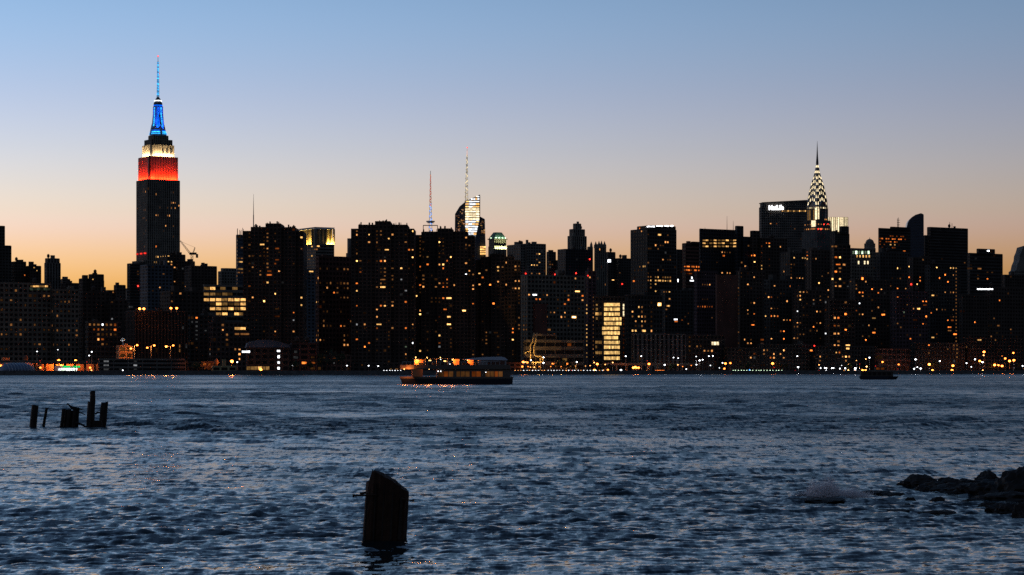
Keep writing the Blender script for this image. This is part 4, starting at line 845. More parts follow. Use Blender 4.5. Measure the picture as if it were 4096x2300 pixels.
row('C', 1247, (838, 868), 26, 14, 'c', (3,))
for r_, y in enumerate((795, 835, 877, 918, 958, 1000, 1040, 1080, 1122, 1163, 1210, 1257)):
    x0, x1 = 790, 925
    if r_ in (3, 4): x1 = 940
    if r_ in (5, 6): x0 = 774
    if r_ == 7: x1 = 910
    n = 10; wz = (x1 - x0) / n
    row('G', y, [x0 + wz * (i + .5) for i in range(n)], wz * .93, 27, 'Y', [1.3, 1.0, 1.5, 1.2, 1.1, 1.4, .9][r_ % 3:])
row('G', 797, (727,), 14, 14, 'y', (2,)); row('G', 835, (727,), 16, 22, 'y', (2,)); row('G', 875, (728, 757), 26, 24, 'y', (3, 2)); row('G', 915, (727,), 14, 22, 'y', (2,)); row('G', 1120, (728, 757), 26, 24, 'y', (2, 2)); row('G', 1160, (722,), 14, 22, 'y', (2,)); row('G', 1210, (728, 757), 26, 24, 'y', (2, 2))
for y in (800, 828, 860, 885): row('G', y, (958,), 11, 22, 'k', (3,))
for y in (910, 935, 965, 1000, 1030, 1060, 1100, 1125, 1165, 1210, 1240): row('G', y, (958,), 9, 16, 'o', (1, 2))
for i in range(3): row('H', 1130, (864 + 22 * i,), 19, 28, 'k', (3,))
for x0, x1, y in ((298, 365, 117), (378, 435, 112), (448, 488, 112), (500, 523, 111)):
    n = max(1, int((x1 - x0) / 22)); row('H', y + 4, [x0 + (x1 - x0) * (i + .5) / n for i in range(n)], (x1 - x0) / n - 1, 9, 'c', (5,))
for y in (240, 265, 292): row('H', y, (790, 815, 850, 885, 920, 955, 990, 1025, 1055), 24, 12, 'y', (2, 3, 1, 3, 2) if y != 265 else (3, 1, 2, 3, 2))
row('H', 793, (400, 412), 17, 26, 'y', (5, 4)); row('H', 587, (565,), 9, 24, 'c', (3,)); row('H', 563, (685,), 9, 18, 'c', (3,)); row('H', 588, (676, 692), 16, 10, 'c', (4,)); row('H', 923, (545,), 30, 12, 'c', (3,)); row('H', 940, (548,), 24, 12, 'o', (3,))
row('G', 417, (828, 842), 13, 24, 'c', (4, 5))
row('K', 345, (460, 485, 512, 538, 565, 592), 15, 26, 'g', (2, 3)); row('K', 378, (492, 518, 545, 572, 598), 11, 20, 'y', (3,)); row('K', 432, (505, 558, 585), 12, 28, 'k', (3,))
row('L', 716, (628, 650, 672, 694, 716, 738), 19, 10, 'c', (5,)); row('L', 408, (704, 714), 10, 12, 'c', (5,))
row('A', 637, (275, 300, 325, 350, 375, 400), 25, 14, 'y', (2, 3, 3, 2)); row('A', 660, (270, 300, 330, 360, 390, 415), 27, 22, 'g', (1, 0))
for i in range(6): row('D', 1357, (175 + 29 * i,), 25, 26, 'y', (2 + (i == 3),))
# upward wash of light on one rooftop, painted as a glowing pane
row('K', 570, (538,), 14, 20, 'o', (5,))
# scattered dim windows
seen = set()
for f in FACES:
    info, fc, a, b, C, dr, W, z0, z1, nb, nf, pf, sf = f
    if info.dens <= 0: continue
    bw, fh = W / nb, (z1 - z0) / nf; r2 = random.Random(int(C.x * 7 + C.y * 3 + z1))
    for i in range(nb):
        for j in range(nf):
            if r2.random() > info.dens or info.n > 230: continue
            if (id(f), i, j) in info.used: continue
            info.used.add((id(f), i, j))
            put_pane(info, fc, a, b, (i + .5) * bw, z0 + (j + .5) * fh, min(max(1.2, bw * (1 - pf)), 4), fh * (1 - sf), r2.choice(info.pal), r2.choice(info.lvs), False)
print('windows', sum(len(x) for x in [LIT[k].split() for k in LIT]), 'missed', MISS)

# ------------------------------------------------------------------ shore street: viaduct, lamps, gas station, dome, pipes, trees
def place(px, off): 
    D = shore(px) + off; return Vector((T(px) * D, D, GZ)), D
vd = empty('highway_viaduct', (*shore_pt(-100, 40), GZ), 0, 'elevated highway deck on columns along the left bank', 'viaduct')
def seg(pxa, pxb, off, z0, z1, wd, mat, nm, par):
    p, q = Vector((*shore_pt(pxa, off), 0)), Vector((*shore_pt(pxb, off), 0)); d = (q - p).normalized(); n = Vector((-d.y, d.x, 0)) * wd
    o0 = Vector(par.location); m = MB()
    m.loft([[p + Vector((0,0,z0)) - o0, q + Vector((0,0,z0)) - o0, q + n + Vector((0,0,z0)) - o0, p + n + Vector((0,0,z0)) - o0], [p + Vector((0,0,z1)) - o0, q + Vector((0,0,z1)) - o0, q + n + Vector((0,0,z1)) - o0, p + n + Vector((0,0,z1)) - o0]])
    return m.build(nm, mat, par)
seg(-100, 380, 40, 7.4, 8.4, 12, M['grey'], 'deck', vd); seg(-100, 380, 39.6, 8.4, 9.1, .3, M['grey'], 'parapet', vd)
for i in range(13):
    p = Vector((*shore_pt(-100 + i * 40, 45), 0)) - Vector((vd.location.x, vd.location.y, 0)); m = MB(); m.box(p.x - .6, p.y - .6, 0, p.x + .6, p.y + .6, 7.4 - GZ); m.build('column', M['grey'], vd)
vd2 = empty('highway_viaduct', (*shore_pt(2420, 30), GZ), 0, 'elevated highway deck on columns right of the steam plant', 'viaduct')
seg(2420, 2800, 30, 6.6, 7.6, 12, M['grey'], 'deck', vd2); seg(2420, 2800, 29.6, 7.6, 8.3, .3, M['grey'], 'parapet', vd2)
for i in range(10):
    p = Vector((*shore_pt(2425 + i * 41, 34), 0)) - Vector((vd2.location.x, vd2.location.y, 0)); m = MB(); m.box(p.x - .6, p.y - .6, 0, p.x + .6, p.y + .6, 6.6 - GZ); m.build('column', M['grey'], vd2)

LANDM = [(0, 240, 'by the tent hall at far left'), (240, 400, 'by the gas station'), (400, 760, 'by the parking garage'), (760, 1000, 'by the orange boathouse'), (1000, 1280, 'by the curved roof hall'), (1280, 1640, 'under the tallest riverside tower'), (1640, 2090, 'behind the tour boat'),
         (2090, 2240, 'by the steam plant'), (2240, 2420, 'under the hospital right of the steam plant'), (2420, 2560, 'under the golden lit laboratory'), (2560, 2760, 'by the pale lattice fronted block'), (2760, 2960, 'by the brown block with three orange windows'), (2960, 3160, 'below the glowing sign slab'), (3160, 3420, 'below the lit crown spire'), (3420, 3620, 'by the docked dark ferry'), (3620, 3860, 'below the string lit tower'), (3860, 4200, 'at the right end of the bank')]
CN = dict(w='warm white', o='amber', y='yellow', c='white', g='greenish white', r='red', b='blue')
_head = {}
LAMPREG = []; LAMPOBJ = []
def street_lamp(px, py, k, lv, off=None, power=0, base=None, D=None):
    if D is None: D = shore(px) + (rng.uniform(9, 22) if off is None else off)
    z = zat(py, D); base = GZ if base is None else base
    where = next((t for a_, b_, t in LANDM if a_ <= px < b_), 'on the far bank')
    tall = z - base > 6
    kind = 'traffic_signal' if k == 'r' else 'street_lamp'
    lab = ('red signal light %s' % where) if k == 'r' else '%s %s lamp %s on the far bank' % (CN[k], 'tall' if tall else 'low', where)
    LAMPREG.append((px, lab)); r_ = empty(kind, (T(px) * D, D, base), 0, lab, 'signal' if k == 'r' else 'lamp', ('red signals ' if k == 'r' else 'lamps ') + where)
    LAMPOBJ.append((px, py, r_))
    h = max(.4, z - base)
    m = MB(); m.tube([(0, 0, 0), (0, 0, h - .2)], .1, 5, .06); m.build('pole', M['steel'], r_)
    key = (k, lv)
    if key not in _head:
        hm = MB(); hm.sphere((0, 0, 0), (.24 + .07 * lv) * (1.7 if k == 'o' and lv > 2 else 1), 8, 5, .8); _head[key] = hm.mesh('lamp_head', emit(k, (.5, 1.5, 3.5, 7., 11., 18.)[min(5, lv)]))
    o = bpy.data.objects.new('lamp_head', _head[key]); COL.objects.link(o); o.parent = r_; o.location = (0, 0, h)
    if power: lamp('lamp_light', 'POINT', (0, -.9, h - .5), power, KC[k], r_, radius=.4)
    return r_
LAMPS = dict(
A="320,1200c2 500,1185c2 792,1203c3 770,1235c3 5,1322o4 37,1322o4 345,1280r 348,1340o3 390,1330o3 385,1282w2 507,1280o5 653,1280o4 750,1290r 585,1330y3 612,1330y2 790,1362w3 778,1340o3 530,1322o4 1060,1362c3",
D="52,1305o5 92,1312c3 270,1368o4 510,1337c2 917,1337c2",
E="82,1322c3 268,1322c3 352,1325c3",
F="742,1337o4 757,1337w3 767,1340o3 738,1365o2",
G="98,1293c3 127,1295c3 160,1275c3 268,1250c3 267,1297c4 155,1335w2 188,1335w3 350,1303o4 473,1305o3 555,1290c3 465,1322w2 500,1325w2 545,1325w2 630,1325w2 670,1322w2 705,1295w3 732,1308o4 800,1312w3 865,1295w3 978,1240c3 707,1360o4 785,1360w2 823,1358o3 938,1360c4 85,1330o3 510,1370r 1060,1335o4",
H="113,1240c3 248,1240c3 527,1252c3 567,1257c3 722,1243c3 832,1240c3 867,1238c3 752,1277c4 778,1270c3 950,1298c3 975,1303o4 1017,1300o3 450,1315c4 300,1280r 315,1307o4 637,1352c3 725,1313c3 845,1320c3 70,1360c4 375,1370o2 393,1370o2 410,1370o2 428,1370o2 442,1370o2 565,1315w3 525,1335r 605,1330o2 680,1320o2 180,1340o4 205,1340o4 225,1340o4",
I="948,1240c3 735,1303o5 748,1338r 955,1335c5 930,1390r 275,1342c2 318,1348o3 302,1298c3 535,1360b4",
K="568,1265w3 600,1253c4 713,1290o3 652,1325r 515,1308r 998,1268c4 852,1312o3 845,1350r 985,1348c4 1043,1347c4 1013,1335c3 575,1330y4 165,1315w3 178,1343c3 215,1343c4 228,1343c3 276,1343c4 290,1343c4 345,1347c4 360,1320c2 390,1345c4 420,1310w3 477,1343c5 475,1360c3 475,1385w3 540,1380o4 565,1380o4 165,1385r 418,1388y4 225,1380c2 380,1388w2 487,1278w2",
L="235,1320o5 262,1370o5 425,1330o5 418,1368o5 320,1293c4 125,1280c4 113,1355c4 165,1353c4 140,1342c3 603,1280c4 535,1310c4 573,1340c3 640,1293o4 662,1302c5 675,1220o5 672,1247w4 760,1325o5 790,1328o4 820,1333o5 845,1273o4 880,1293o5 915,1287o5 910,1228o3 665,1382w4 985,1333c4 820,1253o2")
for zk, text in LAMPS.items():
    for px, py, k, lv, _ in pts(zk, text):
        street_lamp(px, py, k, lv, off=(rng.uniform(56, 61) if px < 400 and k in 'oyw' else None), power={5: 2200, 4: 900}.get(lv, 0) * (4 if px < 420 else 7 if px < 1000 else .45 if px > 3500 else 1) * (1 if k in 'oy' else .35))
n = 0
for x in range(20, 800, 26): street_lamp(2050 + (x + rng.uniform(-4, 4)) * .4634, 1488.5, 'c' if rng.random() < .7 else 'w', 2, off=3.0)
for x in (400, 425, 452, 473, 497, 520, 545): street_lamp(1350 + x * .4635, 1489, 'c', 2, D=1530)
for x in range(390, 835, 25): street_lamp(2750 + (x + rng.uniform(-5, 5)) * .4634, 1493, 'g', 2, off=2.0)
ORD = ['leftmost', 'second from left', 'third from left', 'fourth from left', 'fifth from left', 'sixth from left', 'seventh from left', 'eighth from left', 'ninth from left', 'tenth from left', 'eleventh from left', 'twelfth from left', 'thirteenth from left', 'fourteenth from left', 'fifteenth from left', 'sixteenth from left']
bylab = {}
for px, py, o in sorted(LAMPOBJ, key=lambda t: t[0]): bylab.setdefault(o['label'], []).append(o)
for lab, os_ in bylab.items():
    if len(os_) > 1:
        for i, o in enumerate(os_): o['label'] = ((ORD[i] if i < len(os_) - 1 or i == 0 else 'rightmost') + ' ' + lab.replace(' on the far bank', ''))
# rooftop lamps: parking deck twin lamps and the slab with orange lamps
zdeck = zat(1437, 1425)
for i, (pole, heads) in enumerate(((537, ((524, 1394), (549, 1381))), (604, ((589, 1391), (617, 1382))), (681, ((665, 1386), (693, 1382))))):
    D = 1452.0; r_ = empty('twin_lamp', (T(pole) * D, D, zdeck), 0, ('leftmost', 'middle', 'rightmost')[i] + ' twin armed orange lamp on the parking garage roof', 'lamp', 'twin lamps on the garage roof')
    z = zat(1384, D) - zdeck; m = MB(); m.tube([(0, 0, 0), (0, 0, z)], .16, 6, .1); m.build('pole', M['steel'], r_)
    for hx, hy in heads:
        x = (hx - pole) / F * D; zz = zat(hy, D) - zdeck
        m = MB(); m.tube([(0, 0, z), (x, 0, zz + .2)], .09, 5); m.build('arm', M['steel'], r_)
        m = MB(); m.sphere((x, -.2, zz), .7, 8, 5, .7); m.build('lamp_head', emit('o', 16.0), r_)
        lamp('lamp_light', 'POINT', (x, -1.0, zz - .6), 2600, (1, .33, .07), r_, radius=.5)
zs = zat(1244, 1600)
for i, (px, py) in enumerate(((559, 1235), (576, 1235), (684, 1233), (707, 1233))):
    D = 1590.0; r_ = empty('roof_lamp', (T(px) * D, D, zat(1250, D)), 0, ('leftmost', 'second', 'third', 'rightmost')[i] + ' of four orange lamps along the brown slab roof', 'lamp', 'orange lamps on the slab roof')
    m = MB(); m.tube([(0, 0, 0), (0, 0, zat(py, D) - zat(1250, D))], .12, 5); m.build('pole', M['steel'], r_)
    m = MB(); m.sphere((0, -.4, zat(py, D) - zat(1250, D)), .9, 8, 5, .8); m.build('lamp_head', emit('o', 16.0), r_)
    lamp('lamp_light', 'POINT', (0, -2.5, zat(py, D) - zat(1250, D)), 260, (1, .3, .06), r_, radius=.5)
# white mast on the ochre building
q = P(492, 1384, 1500); m = MB(); m.tube([(0, 0, 0), (0, 0, 34 * 1500 / F)], .45, 6, .1); m.box(-1.6, -.2, 3.6, 1.6, .2, 4.0); m.box(-.9, -.2, 4.9, .9, .2, 5.2)
o = m.build('signal_mast', M['white']); o.location = q; tag(o, 'white mast with crossarms on the ochre lit building', 'mast')
lamp('mast_light', 'SPOT', (q.x, q.y - 3, q.z - 1), 1500, (.9, .95, 1), None, (R(165), 0, 0), radius=.3)
# gas station
KC['G'] = (.03, 1, .18)
p, D = place(285, 12); gs = empty('gas_station', p, R(34), 'gas station with a green lit canopy on the left bank', 'gas station'); g_ = D / F
hz_ = zat(1466, D) - GZ
m = MB(); m.box(-37*g_, 0, hz_ - .9, 37*g_, 9, hz_ + .35); m.build('canopy', M['white'], gs)
m = MB(); m.box(-38*g_, -.25, hz_ - .55, -4*g_, -.02, hz_ + .45); m.build('green_fascia', emit('G', .8), gs)
m = MB(); m.box(6*g_, -.25, hz_ - .55, 37*g_, -.02, hz_ + .45); m.build('green_fascia', emit('G', 1.1), gs)
for x in (-33, -12, 10, 32):
    m = MB(); m.box(x*g_ - .25, 3, 0, x*g_ + .25, 3.5, hz_ - .9); m.build('column', M['white'], gs)
for x in (-22, 0, 21):
    m = MB(); m.box(x*g_ - .4, 2.5, .2, x*g_ + .4, 3.2, 1.9); m.build('pump', M['white'], gs)
m = MB(); m.box(-30*g_, 9.5, 0, 36*g_, 15, 3.4); m.build('kiosk', M['white'], gs)
for i, x in enumerate((-28, -12, 4, 14, 24)):
    m = MB(); m.box(x*g_, 9.3, .4, (x + 8)*g_, 9.48, 3.0); m.build('kiosk_window', emit('g' if i % 2 else 'c', 1.6), gs)
lamp('canopy_light', 'AREA', (0, 4, hz_ - 1.0), 2600, (.9, 1, .9), gs, None, 11, 5)
# tent hall
p, D = place(88, 14); th = empty('tent_hall', p, R(34), 'pale blue white air dome tent hall on the left bank', 'tent'); g_ = D / F
m = MB(); rs = []
for x, s_ in ((-62, .25), (-56, .62), (-42, .88), (-15, 1), (15, 1), (42, .88), (56, .62), (62, .25)):
    rs.append([(x * g_ * 1.1, 9 + 9 * s_ * math.cos(t), max(0, 34 * g_ * s_ * math.sin(t))) for t in [math.pi - k * math.pi / 10 for k in range(11)]])
m.loft(rs); m.build('membrane', M['canvas'], th, smooth=True)
for i in range(9):
    m = MB(); x = (-48 + 12 * i) * g_ * 1.1; m.tube([(x, 9 + 9.1 * math.cos(t), 34 * g_ * 1.0 * math.sin(t)) for t in [math.pi - k * math.pi / 10 for k in range(11)]], .12, 4); m.build('rib', M['white'], th)
# curved pale roof of the riverside hall
a, b, W, Ln, h0, h1 = hall.bl[0]; g_ = 1520 / F
m = MB(); n = 14; r0, r1 = [], []
ring = [(a + W * k / n, h1 + .5 + (36 * g_) * max(0, math.sin(math.pi * min(1, (.12 + .76 * k / n)))) ** .8 * (1 - .35 * k / n)) for k in range(n + 1)]
prof = [(a - 1, h1 + .4)] + ring + [(a + W + 1, h1 + .4)]
m.loft([[(x, b - .6, z) for x, z in prof], [(x, b + Ln, z) for x, z in prof]]); m.build('curved_roof', surface('pale metal roof', (.13, .15, .18), rough=.5), hall.root)
# steam pipes on the power plant
pp = P(2140, 1452, 1625); sp_ = empty('steam_pipes', (pp.x, pp.y, GZ), 0, 'pair of lamplit S bent steam pipes in front of the power plant', 'pipes')
def pl(zx, zy): p = P(2050 + zx * .4634, 850 + zy * .4634, 1618); return (p.x - pp.x, p.y - pp.y, p.z - GZ)
pipe = surface('cream pipe paint', (.5, .36, .17), rough=.5)
for pth in ([(186, 1038), (176, 1090), (174, 1115), (155, 1145), (155, 1200), (157, 1280)], [(213, 1038), (203, 1090), (201, 1118), (185, 1150), (184, 1215), (198, 1240), (240, 1242), (262, 1255), (264, 1300)], [(150, 1195), (135, 1200), (115, 1205), (105, 1222)]):
    m = MB(); m.tube([pl(x, y) for x, y in pth], .46, 8); m.build('pipe', pipe, sp_, smooth=True)
for x, y in ((240, 1250), (200, 1290), (180, 1295)):
    m = MB(); q = pl(x, y); m.box(q[0] - .3, q[1] - .3, 0, q[0] + .3, q[1] + .3, q[2]); m.build('pipe_support', pipe, sp_)
m = MB(); q0, q1 = pl(165, 1300), pl(262, 1292); m.box(q0[0], q0[1], q0[2], q1[0], q0[1] + 1, q1[2] + .3); m.build('pipe_rack', pipe, sp_)
for x, y, wh in ((135, 1290, 'leftmost'), (230, 1285, 'second'), (330, 1290, 'third'), (420, 1290, 'rightmost')):
    q = P(2050 + x * .4634, 850 + y * .4634, 1600); wl = empty('work_lamp', (q.x, q.y, GZ), 0, wh + ' orange work lamp on a post in front of the power plant', 'lamp', 'work lamps at the power plant')
    m = MB(); m.tube([(0, 0, 0), (0, 0, 3)], .1, 5); m.build('pole', M['steel'], wl)
    m = MB(); m.sphere((0, 0, 3.2), .3); m.build('lamp_head', emit('o', 6.0), wl)
    lamp('lamp_light', 'POINT', (0, .6, 4.2), 1500, (1, .5, .14), wl, radius=.5)
q = P(2118, 1470, 1600); fl = empty('floodlight_post', (q.x, q.y, GZ), 0, 'yellow floodlight on a post aimed up at the steam pipes', 'lamp')  # extra spot added only to brighten the pipes
m = MB(); m.tube([(0, 0, 0), (0, 0, 2)], .1, 5); m.build('pole', M['steel'], fl)
m = MB(); m.box(-.5, -.3, 2, .5, .3, 2.7); m.build('lamp_head', M['black'], fl)
lamp('floodlight', 'SPOT', (0, .5, 2.8), 26000, (1, .62, .2), fl, (R(118), 0, R(-12)), radius=.4)
# trees on the far bank
def leafy(name, label, px, off, h, wd, seed, n=900):
    r = random.Random(seed); p, D = place(px, off); t = empty(name, p, r.uniform(0, 6), label, 'tree', 'trees along the far bank')
    m = MB(); m.tube([(0, 0, 0), (.1, 0, h * .3), (0, .1, h * .6)], .28, 6, .1)
    for k in range(5):
        a_ = r.uniform(0, 6.28); m.tube([(0, 0, h * (.3 + .06 * k)), (math.cos(a_) * wd * .3, math.sin(a_) * wd * .3, h * (.55 + .07 * k))], .12, 4, .03)
    m.build('trunk', M['bark'], t)
    m = MB(); cl = [(r.gauss(0, wd * .27), r.gauss(0, wd * .27), h * r.uniform(.38, .88), r.uniform(.7, 1.5)) for _ in range(16)]
    for _ in range(n):
        cx, cy, cz_, cr2 = r.choice(cl); d = Vector((r.gauss(0, 1), r.gauss(0, 1), r.gauss(0, .8))).normalized() * cr2 * r.random() ** .4
        c = Vector((cx, cy, cz_)) + d; u = Vector((r.gauss(0, 1), r.gauss(0, 1), r.gauss(0, 1))).normalized(); v = u.orthogonal().normalized(); s = r.uniform(.18, .4)
        m.add([c - u * s, c + v * s * .6, c + u * s, c - v * s * .6], [(0, 1, 2, 3)])
    m.build('crown', M['leaf'], t)
for i, (px, off, h, wd, lab) in enumerate(((1290, 30, 13, 9, 'broad dark tree right of the low brown block'), (1325, 26, 16, 11, 'tallest dark tree between the first two riverside towers'), (1368, 30, 13, 9, 'dark tree left of the tallest riverside tower'), (2225, 10, 7, 7, 'left of three low dark trees in front of the steam plant'), (2254, 12, 8.5, 8, 'middle of three low dark trees in front of the steam plant'), (2286, 10, 7, 7, 'right of three low dark trees in front of the steam plant'),
        (2420, 12, 6, 6, 'low dark tree under the golden lit laboratory'), (2690, 10, 6, 6, 'low dark tree by the pale lattice fronted block'), (2995, 10, 7, 7, 'low dark tree below the bare brick slab'), (3120, 12, 7, 8, 'low dark tree below the glowing sign slab'), (3395, 12, 7, 7, 'low dark tree left of the docked dark ferry'), (3740, 14, 8, 8, 'low dark tree below the string lit tower'), (3975, 14, 8, 8, 'low dark tree at the right end of the bank'), (790, 12, 6, 6, 'low dark tree right of the parking garage'), (1180, 12, 7, 7, 'low dark tree in front of the low brown block'), (1240, 12, 6, 6, 'small dark tree at the right end of the low brown block'))):
    leafy('tree', lab, px, off, h, wd, i)

# ------------------------------------------------------------------ tour boat
DT = CZ * F / (1537 - HY); kz = .2717 * DT / F
bp = P(1500 + 1195 * .2717, HY, DT)
boat = empty('tour_boat', (bp.x, bp.y, 0), R(3), 'two deck white tour boat with orange lit decks in mid river', 'boat')
def X(zx): return (zx - 1195) * kz
def Z(zy): return (575 - zy) * kz
def hullring(z, inset, x0, x1, hb):
    r = []
    for k in range(9):
        t_ = k / 8; x = x0 + (x1 - x0) * t_; wd = hb * (1 - inset) * min(1, (max(0, t_) * 4.0) ** .55 if t_ < .25 else 1)
        r.append((x, -wd, z))
    return r + [(x, -y, z) for x, y, z in reversed(r[1:])]
HB = 3.4
m = MB(); m.loft([hullring(-.8, .2, X(440), X(2000), HB), hullring(.1, .08, X(402), X(2015), HB), hullring(Z(490), .0, X(372), X(2022), HB)]); m.build('hull', M['hull'], boat)
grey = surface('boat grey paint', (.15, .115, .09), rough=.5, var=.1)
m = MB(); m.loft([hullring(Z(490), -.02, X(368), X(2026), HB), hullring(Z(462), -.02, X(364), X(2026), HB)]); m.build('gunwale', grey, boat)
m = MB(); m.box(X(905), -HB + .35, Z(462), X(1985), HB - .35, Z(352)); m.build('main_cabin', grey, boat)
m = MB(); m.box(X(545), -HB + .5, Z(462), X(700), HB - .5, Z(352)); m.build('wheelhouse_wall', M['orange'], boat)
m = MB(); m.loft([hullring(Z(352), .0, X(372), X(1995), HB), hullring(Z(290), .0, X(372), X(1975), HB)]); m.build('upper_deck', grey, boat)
for x0, x1, lv in ((935, 1000, .12), (1005, 1070, .5), (1080, 1145, .45), (1195, 1250, .25), (1260, 1315, .2), (1325, 1385, .3), (1420, 1475, .5), (1485, 1550, .6), (1620, 1680, .4), (1690, 1745, .3), (1755, 1800, .5), (1810, 1870, .4)):
    m = MB(); m.box(X(x0), -HB + .28, Z(462), X(x1), -HB + .34, Z(386)); m.build('cabin_window', emit('o' if lv > .45 else 'w', lv * .32), boat)
    m = MB(); m.box(X(x1), -HB + .26, Z(464), X(x1 + 7), -HB + .36, Z(384)); m.build('window_post', grey, boat)
# upper deck: rail, stanchions, awning, aft shelter
for i in range(24):
    x = X(400 + i * 62); m = MB(); m.box(x - .03, -HB + .1, Z(290), x + .03, -HB + .16, Z(245)); m.build('stanchion', M['white'], boat)
m = MB(); m.box(X(400), -HB + .08, Z(247), X(1840), -HB + .18, Z(243)); m.build('rail', M['white'], boat)
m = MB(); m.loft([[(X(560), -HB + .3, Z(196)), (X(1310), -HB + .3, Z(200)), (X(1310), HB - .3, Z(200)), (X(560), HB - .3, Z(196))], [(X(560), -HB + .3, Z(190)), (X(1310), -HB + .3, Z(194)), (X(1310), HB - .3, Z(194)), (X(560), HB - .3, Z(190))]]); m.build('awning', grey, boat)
for x in (575, 740, 905, 1070, 1235):
    for y in (-HB + .5, HB - .5):
        m = MB(); m.tube([(X(x), y, Z(290)), (X(x), y, Z(194))], .06, 5); m.build('awning_post', M['steel'], boat)
prof = [(1290, 208), (1420, 188), (1620, 174), (1850, 170), (1905, 182), (1945, 212), (1940, 222), (1300, 216)]
m = MB(); m.loft([[(X(x), -HB + .15, Z(y)) for x, y in prof], [(X(x), HB - .15, Z(y)) for x, y in prof]]); m.build('shelter_roof', surface('boat canvas roof', (.6, .64, .7), rough=.6, var=.1), boat)
m = MB(); m.box(X(1520), -HB + .4, Z(290), X(1925), HB - .4, Z(222)); m.build('shelter_wall', surface('boat pale paint', (.34, .32, .31), rough=.5, var=.1), boat)
m = MB(); m.box(X(1650), -HB + .33, Z(285), X(1900), -HB + .39, Z(232)); m.build('shelter_panel', M['red'], boat)
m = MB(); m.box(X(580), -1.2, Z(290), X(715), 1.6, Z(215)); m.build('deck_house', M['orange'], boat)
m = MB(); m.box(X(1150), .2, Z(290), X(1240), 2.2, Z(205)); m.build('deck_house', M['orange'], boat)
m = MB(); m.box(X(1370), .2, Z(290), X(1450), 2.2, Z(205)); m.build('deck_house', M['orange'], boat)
for x, y, yy, pw in ((612, 215, -1.6, 60), (632, 216, -1.6, 0), (797, 224, -1.2, 40), (818, 225, -1.2, 0), (1018, 233, -1.2, 40), (1038, 234, -1.2, 0), (1140, 213, -.6, 45), (1360, 217, -.6, 50), (600, 178, 0, 30), (765, 180, 0, 40), (962, 182, 0, 40), (795, 350, -HB + .7, 70), (430, 352, -2.0, 70), (925, 383, -HB + .2, 0), (965, 383, -HB + .2, 0), (1098, 278, -HB, 0), (1625, 398, -HB + .2, 0), (965, 208, -2, 0)):
    k = 'c' if (y > 370 or y in (278, 208)) else 'o'
    m = MB(); m.sphere((X(x), yy, Z(y)), .13 if k == 'o' else .09); m.build('deck_lamp', emit('y' if k == 'o' else 'c', 6.0), boat)
    if pw: lamp('deck_light', 'POINT', (X(x), yy - .25, Z(y) - .25), pw * 8, (1, .27, .05), boat, radius=.15)
for x in (650, 860, 880, 1100, 1290, 1330, 1480, 840):    # seated passengers' bench backs
    m = MB(); m.box(X(x), -1.4, Z(290), X(x) + .9, 1.2, Z(262)); m.build('bench', M['black'], boat)

# ------------------------------------------------------------------ dark ferry near the right bank
D2 = CZ * F / (1518 - HY); q = P(3513, HY, D2); f2 = empty('dark_ferry', (q.x, q.y, 0), R(-4), 'dark unlit ferry low on the water before the right bank', 'boat'); k2 = D2 / F
def X2(px): return (px - 3513) * k2
def Z2(py): return (1518 - py) * k2
def hr2(z, i, x0, x1, hb=2.4):
    r = [(X2(x0) + (X2(x1) - X2(x0)) * k / 8, -hb * (1 - i) * min(1, ((8 - k) / 8 * 4) ** .5 if k > 6 else 1), z) for k in range(9)]
    return r + [(x, -y, z) for x, y, z in reversed(r[1:-1])]
m = MB(); m.loft([hr2(-.6, .15, 3442, 3580), hr2(Z2(1505), 0, 3434, 3594)]); m.build('hull', M['hull'], f2)
m = MB(); m.box(X2(3442), -2, Z2(1505), X2(3570), 2, Z2(1486)); m.build('cabin', M['dark'], f2)
m = MB(); m.box(X2(3440), -2.2, Z2(1486), X2(3574), 2.2, Z2(1482)); m.build('roof_deck', M['grey'], f2)
m = MB(); m.box(X2(3500), -1.2, Z2(1482), X2(3540), 1.2, Z2(1466)); m.build('wheelhouse', M['dark'], f2)
m = MB(); m.tube([(X2(3520), 0, Z2(1466)), (X2(3520), 0, Z2(1452))], .06, 5); m.build('mast', M['steel'], f2)
for i in range(6):
    m = MB(); x = X2(3452 + i * 19); m.box(x, -2.06, Z2(1500), x + 1.1, -2.0, Z2(1490)); m.build('cabin_window', M['glass'], f2)
for i in range(2):
    m = MB(); m.box(X2(3504 + i * 18), -1.26, Z2(1478), X2(3518 + i * 18), -1.2, Z2(1470)); m.build('wheelhouse_window', emit('o', .12), f2)

# ------------------------------------------------------------------ old timber piles
def timber(name, parent, p0, p1, r, n=9, seed=0, jag=.25, sq_=.0, mat=None):
    """rough tapering post from p0 to p1 with a broken top"""
    r_ = random.Random(seed); p0, p1 = Vector(p0), Vector(p1); m = MB(); rings = []; ks = 9
    amp = [1 + r_.uniform(-.12, .12) for _ in range(n)]
    for k in range(ks):
        t_ = k / (ks - 1); c = p0.lerp(p1, t_); ring = []
        for i in range(n):
            a_ = 2 * math.pi * i / n; rr = r * amp[i] * (1 + r_.uniform(-.05, .05)) * (1 - .06 * t_)
            dz_ = 0 if k < ks - 1 else r_.uniform(-jag, jag * .3) * r * 2
            ring.append((c.x + rr * math.cos(a_), c.y + rr * math.sin(a_), c.z + dz_))
        rings.append(ring)
    m.loft(rings); return m.build(name, mat or M['wood'], parent)
DP = CZ * F / (1709 - HY); s5 = .2717
def pp5(zx, zy, dy=0.0): return P(zx * s5, 1500 + zy * s5, DP + dy)
